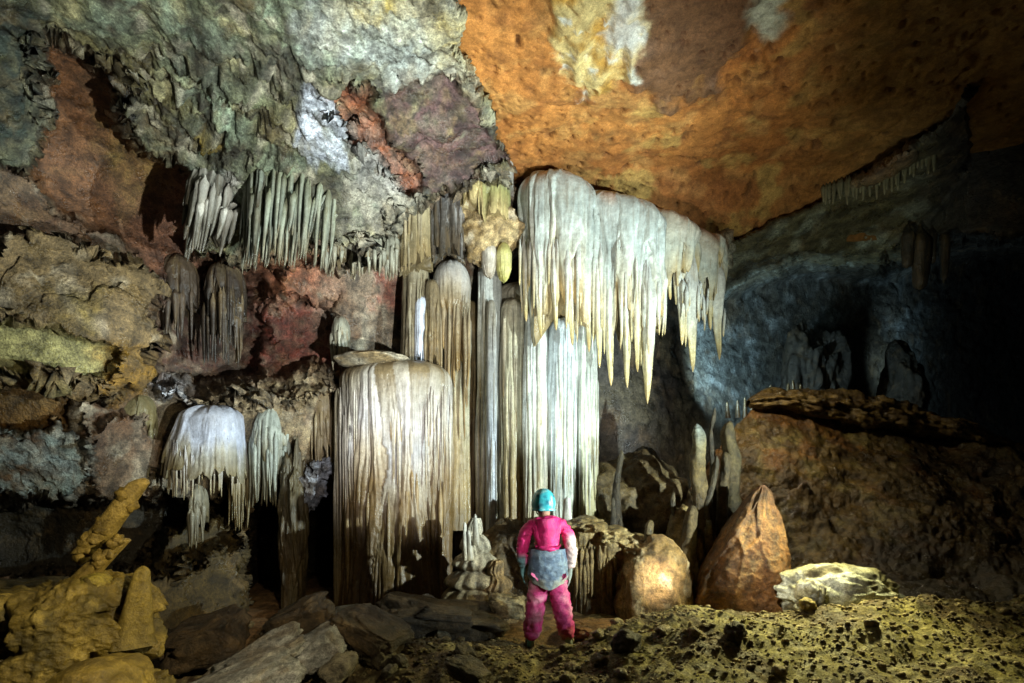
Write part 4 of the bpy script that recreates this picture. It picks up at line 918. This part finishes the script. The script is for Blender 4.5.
def leaner(pa, pb, Y, r0, r1, seed, lab):
    A_, B_ = at(*pa, Y), at(*pb, Y); mb = MB()
    strand(mb, A_[0], A_[1], A_[2], B_[2], r0, r1, seed, ((0, C(140, 118, 52)), (1, C(168, 144, 78))), sides=26, rows=44, wob=.03, lean=(B_[0] - A_[0], 0), p=1.2, rib=.06)
    for k in range(14):
        rr = random.Random(seed + k); t = rr.random() * .9; p = A_ + (B_ - A_) * t
        boulder(mb, p + np.array([(rr.random() - .5) * r0, -r0 * .6 * rr.random(), (rr.random() - .5) * r0]), (r0 * .5,) * 3, seed + k, 3, .3, .3, .1, col=(C(150, 126, 58), C(124, 104, 46)))
    return fin(mb, 'leaning_stalagmite', lab, 'stalagmite', M['clay'], 'leaning clay stalagmites')
leaner((88, 552), (144, 478), 4.4, .11, .07, 2100, 'longer knobbly yellow stalagmite leaning right over the clay mound')
leaner((84, 578), (122, 538), 4.25, .085, .06, 2200, 'shorter knobbly yellow stalagmite leaning right below the longer one')
mb = MB(); boulder(mb, at(95, 588, 4.2), (.12, .14, .11), 2301, 5, .15, .05, .03, col=(C(156, 140, 58), C(128, 112, 44)))
fin(mb, 'clay_lump', 'round bright yellow clay knob under the leaning stalagmites', 'mound', M['clay'])
mb = MB(); boulder(mb, at(30, 592, 5.2), (.75, .4, .12), 2302, 5, .3, .25, .06, col=(C(120, 108, 66), C(84, 74, 44)))
fin(mb, 'rock_ledge', 'thin olive rock ledge behind the clay mound at the left edge', 'rock', M['stone'])

def slab(px, py, Y, size, rot, tilt, seed, col, lab, name='rock_slab', group='fallen slabs at lower left'):
    V, Fc = ICO[5]; V = np.sign(V) * np.abs(V) ** .42; q = V + seed
    f1, f2, cid = worley(q * 1.3, seed)
    g1, g2, gid = worley(q * 2.7, seed + 2)
    d = 1 + .14 * fbm(q, 3, seed) + .30 * (cid - .5) * sstep(0, .08, f2 - f1) + .10 * (gid - .5) * sstep(0, .08, g2 - g1) + .03 * fbm(q * 5, 4, seed + 1)
    P = V * d[:, None] * np.array(size)
    from mathutils import Euler
    R = np.array(Euler((tilt[0], tilt[1], rot)).to_matrix()); P = P @ R.T + at(px, py, Y)
    t = sstep(-.2, .3, fbm(q * 1.5, 4, seed + 4)); mb = MB(); mb.add(P, [Fc], np.array(col[0]) + (np.array(col[1]) - np.array(col[0])) * t[:, None])
    return fin(mb, name, lab, 'slab', M['stone'], group)
gry = (C(150, 150, 146), C(116, 108, 96)); brn = (C(84, 68, 46), C(58, 46, 31)); wht = (C(196, 198, 204), C(150, 146, 140))
slab(252, 662, 5.2, (.46, .22, .09), .5, (.25, -.45), 301, gry, 'long grey tilted slab at the bottom left, pale face up')
slab(318, 648, 5.6, (.22, .25, .14), .3, (.1, -.6), 302, gry, 'pointed grey slab right of the long grey slab')
slab(372, 632, 5.9, (.34, .3, .12), -.3, (.1, .45), 303, brn, 'brown slab sloping down toward the gravel, centre left')
slab(232, 690, 4.7, (.5, .3, .12), .4, (.1, -.3), 304, gry, 'grey slab cut by the bottom edge below the long slab')
slab(205, 640, 6.0, (.38, .4, .22), .2, (.1, -.35), 305, brn, 'brown rock behind the long grey slab')
slab(300, 620, 6.4, (.34, .3, .18), .1, (0, -.4), 306, brn, 'dark brown rock above the pointed grey slab')
slab(395, 612, 7.4, (.16, .2, .10), .2, (.2, .5), 307, wht, 'bluish white block at the foot of the capped flowstone')
slab(418, 603, 7.6, (.20, .16, .06), -.2, (.2, -.2), 308, wht, 'small whitish slab beside the bluish white block')
slab(362, 640, 6.0, (.06, .08, .10), .2, (.1, .3), 309, wht, 'small white wedge stone among the brown slabs')
slab(352, 612, 7.6, (.24, .2, .06), .1, (.1, -.1), 310, gry, 'flat pale slab at the left foot of the capped flowstone')
slab(440, 622, 7.0, (.75, .5, .22), .1, (.05, .12), 311, brn, 'broad low brown rock apron in front of the stacked stalagmite')
slab(372, 652, 5.75, (.10, .08, .05), .1, (0, .1), 312, (C(130, 62, 50), C(104, 56, 44)), 'reddish flat stone on the brown floor')
slab(508, 606, 7.2, (.22, .2, .12), .1, (.1, .1), 313, (C(150, 134, 98), C(112, 94, 60)), 'low tan rock left of the caver boots')
slab(600, 630, 6.9, (.4, .3, .08), .1, (0, .05), 314, (C(128, 94, 60), C(104, 78, 48)), 'flat brown rock right of the caver boots')

rb = random.Random(3301)
for i in range(34):
    px_, py_ = rb.uniform(150, 470), rb.uniform(612, 680); Yr_ = 1.74 * F / (py_ - CY) * .98; sz = .05 + .13 * rb.random() ** 2
    mb = MB(); V2_, F2_ = ICO[4]; V2_ = np.sign(V2_) * np.abs(V2_) ** .6; q = V2_ + i * 3.3
    f1, f2, cid = worley(q * 1.6, i); d = 1 + .2 * fbm(q, 3, i) + .4 * (cid - .5) * sstep(0, .08, f2 - f1) + .04 * fbm(q * 6, 3, i)
    a_ = rb.random() * 3; cs, sn = math.cos(a_), math.sin(a_); Pp = V2_ * d[:, None] * np.array([sz * 1.4, sz, sz * .7])
    Pp = np.stack([Pp[:, 0] * cs - Pp[:, 1] * sn, Pp[:, 0] * sn + Pp[:, 1] * cs, Pp[:, 2] + .3 * Pp[:, 0]], -1) + np.array([RX(px_, Yr_), Yr_, .02 + sz * .3])
    g = rb.random(); mb.add(Pp, [F2_], C(84 + 60 * g, 74 + 62 * g, 54 + 62 * g) * (1 + .3 * fbm(q * 2, 3, i + 5))[:, None])
    fin(mb, 'broken_rock', 'angular broken rock lying on the dark floor at lower left', 'rock', M['stone'], 'broken rocks on the lower left floor')

# ----------------------------------------------------------------- stones on the gravel ridge
def gz(x, y):
    i = np.argmin(abs(GY[:, 0] - y)); j = np.argmin(abs(GX[0] - x)); return GP[i, j, 2]
rs = random.Random(401); stones = [(735, 660, .10, 'dark'), (627, 655, .12, 'dark'), (808, 610, .075, 'yellow'), (575, 570, 0, '')]
lab = {0: 'dark rounded stone on the front of the gravel ridge, right of centre', 1: 'dark upright stone on the gravel ridge below the ochre boulder', 2: 'small bright yellow stone on the crest by the white boulder'}
for k, (px, py, r, kind) in enumerate(stones[:3]):
    Yv = 5.6 if k < 2 else 6.1; x = RX(px, Yv); mb = MB(); cA = (C(70, 58, 38), C(50, 42, 28)) if kind == 'dark' else (C(180, 160, 84), C(150, 130, 70))
    boulder(mb, (x, Yv, gz(x, Yv) + r * .45), (r * 1.1, r, r * 1.0), 402 + k, 4, .25, .3, .06, col=cA)
    fin(mb, 'stone', lab[k], 'stone', M['stone'])
for i in range(70):
    x = rs.uniform(-2.0, 5.6); Yv = rs.uniform(4.9, 6.5)
    if abs(x - .42) < .4 and Yv > 6.1: continue
    r = .02 + .05 * rs.random() ** 2; mb = MB(); g = rs.random()
    boulder(mb, (x, Yv, gz(x, Yv) + r * .3), (r * 1.2, r, r * .85), 420 + i, 3, .3, .4, .1, rot=rs.random() * 3, col=(C(150 + 30 * g, 136 + 26 * g, 96 + 16 * g), C(110, 92, 60)))
    fin(mb, 'stone', 'loose pale stone lying on the gravel ridge', 'stone', M['stone'], 'loose stones on the gravel ridge')
mb = MB(); V2, F2 = ICO[2]
for i in range(7000):
    x = rs.uniform(-2.6, 6.4); Yv = 4.7 + 2.0 * rs.random()
    px = CX + F * x / Yv
    if px < 280 and rs.random() < .7: continue
    r = .006 + .018 * rs.random() ** 3
    D = V2 * (1 + .35 * (hf(np.arange(len(V2)) + i * 37, 5) - .5))[:, None] * np.array([r * (1 + rs.random() * .6), r, r * .8]) + np.array([x, Yv, gz(x, Yv) + r * .25])
    g = rs.random(); mb.add(D, [F2], C(96 + 80 * g, 82 + 76 * g, 50 + 60 * g))
tag(mb.build('gravel', M['stone'], smooth=False, origin=(0, 0, 0)), 'loose yellowish gravel strewn over the ridge in the foreground', 'gravel', kind='stuff')
# ----------------------------------------------------------------- the caver, seen from behind
PB = np.array([.42, 6.5, -.10])
def cloth(name, rough=.6, wr=.5, dirt=.4):
    return rock_mat(name, 6.0, .22, .0, wr, rough, .1, hue=dirt, hue_col=(.20, .15, .10), spec=.4, fine=.12)
M['cloth'] = cloth('nylon_cloth', .42, .5, .25); M['skin'] = cloth('skin_and_glove', .6, .2, .1); M['shell'] = cloth('helmet_shell', .3, .1, .25)

def skinned(nodes, edges, root, sub=2):
    """nodes: name -> (x, y, z, rx, ry); returns vertices, quads of one continuous surface"""
    names = list(nodes); me = bpy.data.meshes.new('tmp')
    me.from_pydata([nodes[n][:3] for n in names], [(names.index(a), names.index(b)) for a, b in edges], [])
    o = bpy.data.objects.new('tmp', me); COL.objects.link(o)
    sk = o.modifiers.new('s', 'SKIN'); sk.use_smooth_shade = True; sk.branch_smoothing = .3
    for i, n in enumerate(names):
        v = me.skin_vertices[0].data[i]; v.radius = nodes[n][3:5]; v.use_root = (n == root)
    ss = o.modifiers.new('d', 'SUBSURF'); ss.levels = sub
    dg = bpy.context.evaluated_depsgraph_get(); dg.update()
    em = bpy.data.meshes.new_from_object(o.evaluated_get(dg))
    V = np.array([v.co[:] for v in em.vertices]); N_ = np.array([v.normal[:] for v in em.vertices])
    T = [list(p.vertices) for p in em.polygons]
    bpy.data.objects.remove(o); bpy.data.meshes.remove(em)
    q = np.array([t for t in T if len(t) == 4]); tri = np.array([t for t in T if len(t) == 3])
    return V, N_, [f for f in (q, tri) if len(f)]

per = empty('person', PB, 'caver seen from behind in pink suit and turquoise helmet, standing legs apart on the gravel', 'person')
LS, RS = (-.235, .0, 1.40), (.205, .0, 1.40)
J = {'pel': (-.01, 0, .90, .16, .12), 'abd': (-.01, .01, 1.05, .155, .11), 'che': (-.02, .01, 1.27, .165, .11), 'upc': (-.03, .01, 1.42, .12, .09), 'nec': (-.04, .03, 1.50, .06, .065),
     'hd0': (-.05, .06, 1.575, .075, .085), 'hd1': (-.055, .065, 1.655, .083, .095), 'hd2': (-.057, .065, 1.73, .07, .08), 'nose': (-.06, .175, 1.615, .013, .016),
     'earL': (-.14, .06, 1.63, .012, .022), 'earR': (.03, .06, 1.63, .012, .022)}
E = [('pel', 'abd'), ('abd', 'che'), ('che', 'upc'), ('upc', 'nec'), ('nec', 'hd0'), ('hd0', 'hd1'), ('hd1', 'hd2'), ('hd1', 'nose'), ('hd1', 'earL'), ('hd1', 'earR')]
arm = {'L': [(-.19, .01, 1.43, .065, .06), (-.27, .0, 1.33, .058, .055), (-.305, .02, 1.12, .045, .045), (-.295, .10, .93, .033, .03), (-.29, .12, .88, .028, .035)],
       'R': [(.13, .01, 1.43, .065, .06), (.215, .0, 1.33, .058, .055), (.265, .0, 1.11, .045, .045), (.25, .08, .90, .033, .03), (.245, .10, .85, .028, .035)]}
for s, pts in arm.items():
    prev = 'upc'
    for k, p in enumerate(pts):
        J['arm%s%d' % (s, k)] = p; E.append((prev, 'arm%s%d' % (s, k))); prev = 'arm%s%d' % (s, k)
    hx, hy, hz = pts[-1][:3]; sg = -1 if s == 'L' else 1
    J['palm' + s] = (hx, hy + .01, hz - .06, .02, .036); E.append((prev, 'palm' + s))
    for f, (oy, L) in enumerate(((.033, .068), (.012, .078), (-.010, .073), (-.030, .058))):
        a = 'f%s%da' % (s, f); b = 'f%s%db' % (s, f); c = 'f%s%dc' % (s, f)
        J[a] = (hx, hy + .01 + oy, hz - .085, .0095, .0095); J[b] = (hx - sg * .008, hy + .012 + oy * 1.1, hz - .085 - L * .55, .009, .009); J[c] = (hx - sg * .026, hy + .012 + oy * 1.1, hz - .085 - L, .007, .007)
        E += [('palm' + s, a), (a, b), (b, c)]
    J['t%sa' % s] = (hx - sg * .012, hy + .05, hz - .04, .011, .011); J['t%sb' % s] = (hx - sg * .022, hy + .068, hz - .085, .009, .009)
    E += [('palm' + s, 't%sa' % s), ('t%sa' % s, 't%sb' % s)]
leg = {'L': [(-.10, .0, .80, .095, .10), (-.155, .02, .46, .062, .066), (-.205, .0, .12, .042, .045), (-.208, -.03, .05, .04, .045), (-.23, .12, .035, .042, .03)],
       'R': [(.085, .0, .80, .095, .10), (.155, .02, .46, .062, .066), (.225, .0, .12, .042, .045), (.23, -.03, .05, .04, .045), (.26, .12, .035, .042, .03)]}
for s, pts in leg.items():
    prev = 'pel'
    for k, p in enumerate(pts):
        J['leg%s%d' % (s, k)] = p; E.append((prev, 'leg%s%d' % (s, k))); prev = 'leg%s%d' % (s, k)
V, N_, Fq = skinned(J, E, 'pel')
cb = np.where((V[:, 2] < 1.0)[:, None], C(150, 160, 150), C(176, 128, 104)); cb = np.where(((V[:, 0] < -.2) & (V[:, 2] < 1.02))[:, None], C(120, 170, 170), cb)
mb = MB(); mb.add(V + PB, Fq, cb); child(mb, 'body', M['skin'], per)

def garment(name, keep, grow, edges, root, colf, wr, low=None, high=None):
    nd = {k: (v[0], v[1], v[2], v[3] + grow, v[4] + grow) for k, v in keep.items()}
    V, N_, Fq = skinned(nd, edges, root, 3)
    w = wr * 2.0 * (ridged(V * np.array([8, 8, 17]) + .9 * np.stack([gn(V * 6, 1), gn(V * 6, 2), gn(V * 6, 3)], -1), 3, 77) - 1) + wr * .8 * gn(V * 5, 78)
    V = V + N_ * w[:, None]
    mb = MB(); mb.add(V + PB, Fq, colf(V)); return child(mb, name, M['cloth'], per)

def jc(V):
    c = np.broadcast_to(C(232, 44, 122), V.shape).copy()
    c = c + (C(206, 34, 106) - c) * sstep(-.1, .4, gn(V * 7, 5))[:, None]
    c = c + (C(226, 200, 190) - c) * (sstep(.17, .23, V[:, 0]) * sstep(1.36, 1.22, V[:, 2]))[:, None]  # right sleeve paled: lamp glare and dirt put into the colour
    c = c + (C(120, 160, 166) - c) * (sstep(-.24, -.28, V[:, 0]) * sstep(1.12, 1.02, V[:, 2]))[:, None]
    return c
jn = {'abd': (-.01, .01, 1.09, .17, .125), 'mid': (-.015, .01, 1.2, .20, .13), 'che': (-.02, .01, 1.31, .225, .13), 'upc': (-.03, .01, 1.42, .15, .105), 'col': (-.04, .03, 1.53, .085, .09)}
je = [('abd', 'mid'), ('mid', 'che'), ('che', 'upc'), ('upc', 'col')]
for s in 'LR':
    prev = 'upc'
    for k in range(4):
        p = J['arm%s%d' % (s, k)]; jn['a%s%d' % (s, k)] = (p[0], p[1], p[2], p[3] + .012, p[4] + .012); je.append((prev, 'a%s%d' % (s, k))); prev = 'a%s%d' % (s, k)
garment('jacket', jn, .012, je, 'che', jc, .010)
def tc_(V):
    c = np.broadcast_to(C(204, 62, 124), V.shape).copy()
    c = c + (C(222, 140, 160) - c) * sstep(0, .4, gn(V * 8, 15))[:, None]; c = c + (C(140, 70, 86) - c) * sstep(.1, .45, gn(V * 5 + 3, 16))[:, None]
    return c
tn = {'pel': (-.01, 0, .88, .15, .12)}; te = []
for s in 'LR':
    prev = 'pel'
    for k in range(3):
        p = leg[s][k]; tn['l%s%d' % (s, k)] = (p[0], p[1], p[2] - (.03 if k == 2 else 0), p[3] + (.045 if k else .012), p[4] + (.04 if k else .01)); te.append((prev, 'l%s%d' % (s, k))); prev = 'l%s%d' % (s, k)
garment('trousers', tn, .012, te, 'pel', tc_, .012)
# grey-blue seat cover below the jacket, pale along its rounded lower edge
mb = MB(); ang = np.linspace(0, 2 * np.pi, 64, endpoint=False); t = np.linspace(0, 1, 40); A, T = np.meshgrid(ang, t)
rx_ = np.interp(T, [0, .5, .85, 1], [.203, .226, .230, .206]); ry_ = np.interp(T, [0, .5, .85, 1], [.153, .19, .206, .192])
zb = .715 + .075 * np.abs(np.cos(A)) ** 2 + .012 * np.sin(5 * A)
q = np.stack([np.cos(A) * 2, np.sin(A) * 2, T * 3], -1)
k_ = 1 + .05 * gn(q * 1.5, 3) + .05 * gn(q * np.array([1.5, 1.5, 4]), 4) + .02 * gn(q * np.array([3, 3, 7]), 5)
Vs = np.stack([-.01 + rx_ * k_ * np.cos(A), .005 + ry_ * k_ * np.sin(A), 1.15 + (zb - 1.15) * T], -1)
cs_ = lerp(np.broadcast_to(C(92, 112, 132), Vs.shape), C(128, 146, 158), sstep(-.1, .3, gn(q * 2, 7))); cs_ = lerp(cs_, C(64, 76, 90), sstep(.05, .35, gn(q * 3.2 + 4, 8)) * .7); cs_ = lerp(cs_, C(186, 184, 160), sstep(.72, 1.0, T + .35 * gn(q * 2.4, 9)) * (.35 + .65 * np.abs(np.cos(A)) ** .5))
mb.grid(Vs + PB, cs_, wrap=True); child(mb, 'seat_cover', M['cloth'], per)
# helmet
mb = MB(); t = np.linspace(0, 1, 30); A, T = np.meshgrid(ang, t); ph = T * math.pi * .62
R = np.sin(ph); k_ = 1 + .02 * np.cos(6 * A) * np.sin(ph) ** 2
hx, hy, hz = -.057, .055, 1.665
Vh = np.stack([hx + .138 * R * k_ * np.cos(A), hy + .158 * R * k_ * np.sin(A), hz + .172 * np.cos(ph)], -1)
rim = Vh[-1:].copy(); rim2 = rim.copy(); rim2[..., 0] = hx + (rim[..., 0] - hx) * 1.09; rim2[..., 1] = hy + (rim[..., 1] - hy) * 1.09; rim2[..., 2] -= .012
rim3 = rim.copy(); rim3[..., 2] -= .022
q = Vh * 14
ch = lerp(np.broadcast_to(C(70, 176, 184), Vh.shape), C(150, 206, 200), sstep(.0, .3, gn(q, 3))); ch = lerp(ch, C(40, 110, 130), sstep(.1, .4, gn(q + 4, 4)))
Vf = np.concatenate([Vh, rim2, rim3]); cf = np.concatenate([ch, ch[-1:], ch[-1:]])
mb.grid(Vf + PB, cf, wrap=True); he = child(mb, 'helmet', M['shell'], per)
mb = MB(); boulder(mb, PB + np.array([hx, hy + .155, hz + .03]), (.03, .022, .024), 5, 3, 0, 0, 0, col=(C(40, 40, 44), C(30, 30, 34)))
hl = mb.build('headlamp', M['shell']); hw_ = np.array(hl['_w']); hl.parent = he; hl.location = hw_ - np.array(list(he['_w']))
for sg in (-1, 1):
    mb = MB()
    strand(mb, PB[0] + hx + sg * .118, PB[1] + hy + .01, PB[2] + hz - .02, PB[2] + hz - .14, .009, .008, 5, ((0, C(40, 40, 40)), (1, C(40, 40, 40))), sides=6, rows=8, wob=0, lean=(-sg * .06, .03))
    ks = mb.build('chin_strap', M['cloth']); kw = np.array(ks['_w']); ks.parent = he; ks.location = kw - np.array(list(he['_w']))
# boots
for s in 'LR':
    p3, p4 = leg[s][3], leg[s][4]
    V, N_, Fq = skinned({'a': (leg[s][2][0], .0, .20, .052, .055), 'b': (p3[0], -.02, .06, .052, .06), 'c': (p4[0], .12, .045, .052, .045), 'd': (p4[0], .17, .04, .04, .035)}, [('a', 'b'), ('b', 'c'), ('c', 'd')], 'b', 2)
    V[:, 2] = np.maximum(V[:, 2], .0)
    mb = MB(); mb.add(V + PB, Fq, C(150, 130, 100)); child(mb, 'boot', M['cloth'], per)
# ----------------------------------------------------------------- camera, lamps and added fill spots, air
cam = bpy.data.cameras.new('camera'); co = bpy.data.objects.new('camera', cam); COL.objects.link(co)
co.location = (0, 0, CZ); co.rotation_euler = (math.pi / 2, 0, 0)
cam.sensor_width = 36; cam.lens = F * 36 / 1024; cam.shift_y = (CY - 341.5) / 1024; cam.clip_end = 300; cam.clip_start = .05
scene.camera = co
w = bpy.data.worlds.new('World'); scene.world = w; w.use_nodes = True
w.node_tree.nodes['Background'].inputs[0].default_value = (.35, .42, .5, 1); w.node_tree.nodes['Background'].inputs[1].default_value = .012

def spot(name, loc, target, power, color, angle=60, blend=.6, radius=.06):
    l = bpy.data.lights.new(name, 'SPOT'); l.energy = power; l.color = color; l.spot_size = math.radians(angle); l.spot_blend = blend; l.shadow_soft_size = radius
    o = bpy.data.objects.new(name, l); COL.objects.link(o); o.location = loc
    from mathutils import Vector
    o.rotation_euler = (Vector(tuple(target)) - Vector(tuple(loc))).to_track_quat('-Z', 'Y').to_euler()
    return o
COOL = (.86, .97, 1.0); WARM = (1.0, .86, .55); NEUT = (1, .97, .9)
COOL = (.82, .97, 1.0)
spot('key_lamp', (5.8, 3.5, CZ + .1), at(440, 330, 9), 4300, (.80, .97, .97), 70, .7, .05)
spot('ceiling_lamp', (1.0, 5.0, CZ - .4), at(590, 125, 7.9), 800, NEUT, 62, 1.0, .08)
spot('left_lamp', (1.6, 2.6, CZ - .5), at(275, 200, 7.5), 2900, (.93, 1, .96), 64, .9, .06)
spot('mound_lamp', (.3, 2.0, CZ + .7), at(110, 600, 5), 560, WARM, 62, .8, .05)
spot('ridge_fill', (3.95, 7.1, CZ + .6), (2.5, 5.5, .2), 640, (1, .93, .42), 115, .9, .16)  # unseen spot in mid-air, added to light the ridge top
spot('blue_lamp', at(705, 380, 11.6), at(830, 320, 15), 340, (.6, .86, .96), 130, .9, .1)
spot('head_lamp', PB + np.array([-.03, .26, 1.72]), at(580, 380, 9.2), 480, (.84, 1, .98), 62, 1.0, .02)
spot('slope_fill', at(745, 345, 9.9), at(830, 480, 10), 210, (1, .88, .58), 150, 1.0, .06)  # added unseen spot, rakes across the mud bank
spot('far_fill', at(905, 372, 14.5), at(990, 330, 20), 200, (.6, .85, .95), 120, 1.0, .1)  # unseen spot added to carry the bluish light further right
spot('hollow_fill', at(668, 425, 9.7), at(640, 400, 11), 45, NEUT, 140, .9, .06)  # added, no lamp stands there: brightens the wall behind the rock mound
spot('lip_fill', (3.2, 5.6, CZ + .6), at(820, 235, 9.6), 200, (.9, 1, .85), 50, .9, .06)  # unseen spot added to lift the dark ceiling lip
spot('caver_fill', (1.6, 2.4, CZ + .5), PB + np.array([0, 0, .95]), 330, NEUT, 17, .8, .04)  # unseen spot added to brighten the caver's back
spot('glow_lamp', (1.75, 5.4, CZ - .4), at(660, 578, 7.3), 700, (1, .95, .82), 19, 1.0, .03)
spot('boulder_fill', (1.9, 4.6, CZ + .3), at(790, 565, 7.0), 420, (1, .93, .72), 34, .9, .04)  # unseen spot added to light the cone and white boulder fronts
spot('curtain_fill', (-.3, 4.4, CZ + .5), at(405, 452, 8.2), 380, (1, .96, .96), 40, 1.0, .05)  # unseen spot, widened to fill the shadowed capped flowstone
scene.view_settings.view_transform = 'Standard'; scene.view_settings.look = 'None'; scene.view_settings.exposure = .18; scene.view_settings.gamma = 1
scene.cycles.use_denoising = True; scene.cycles.max_bounces = 5; scene.cycles.diffuse_bounces = 2
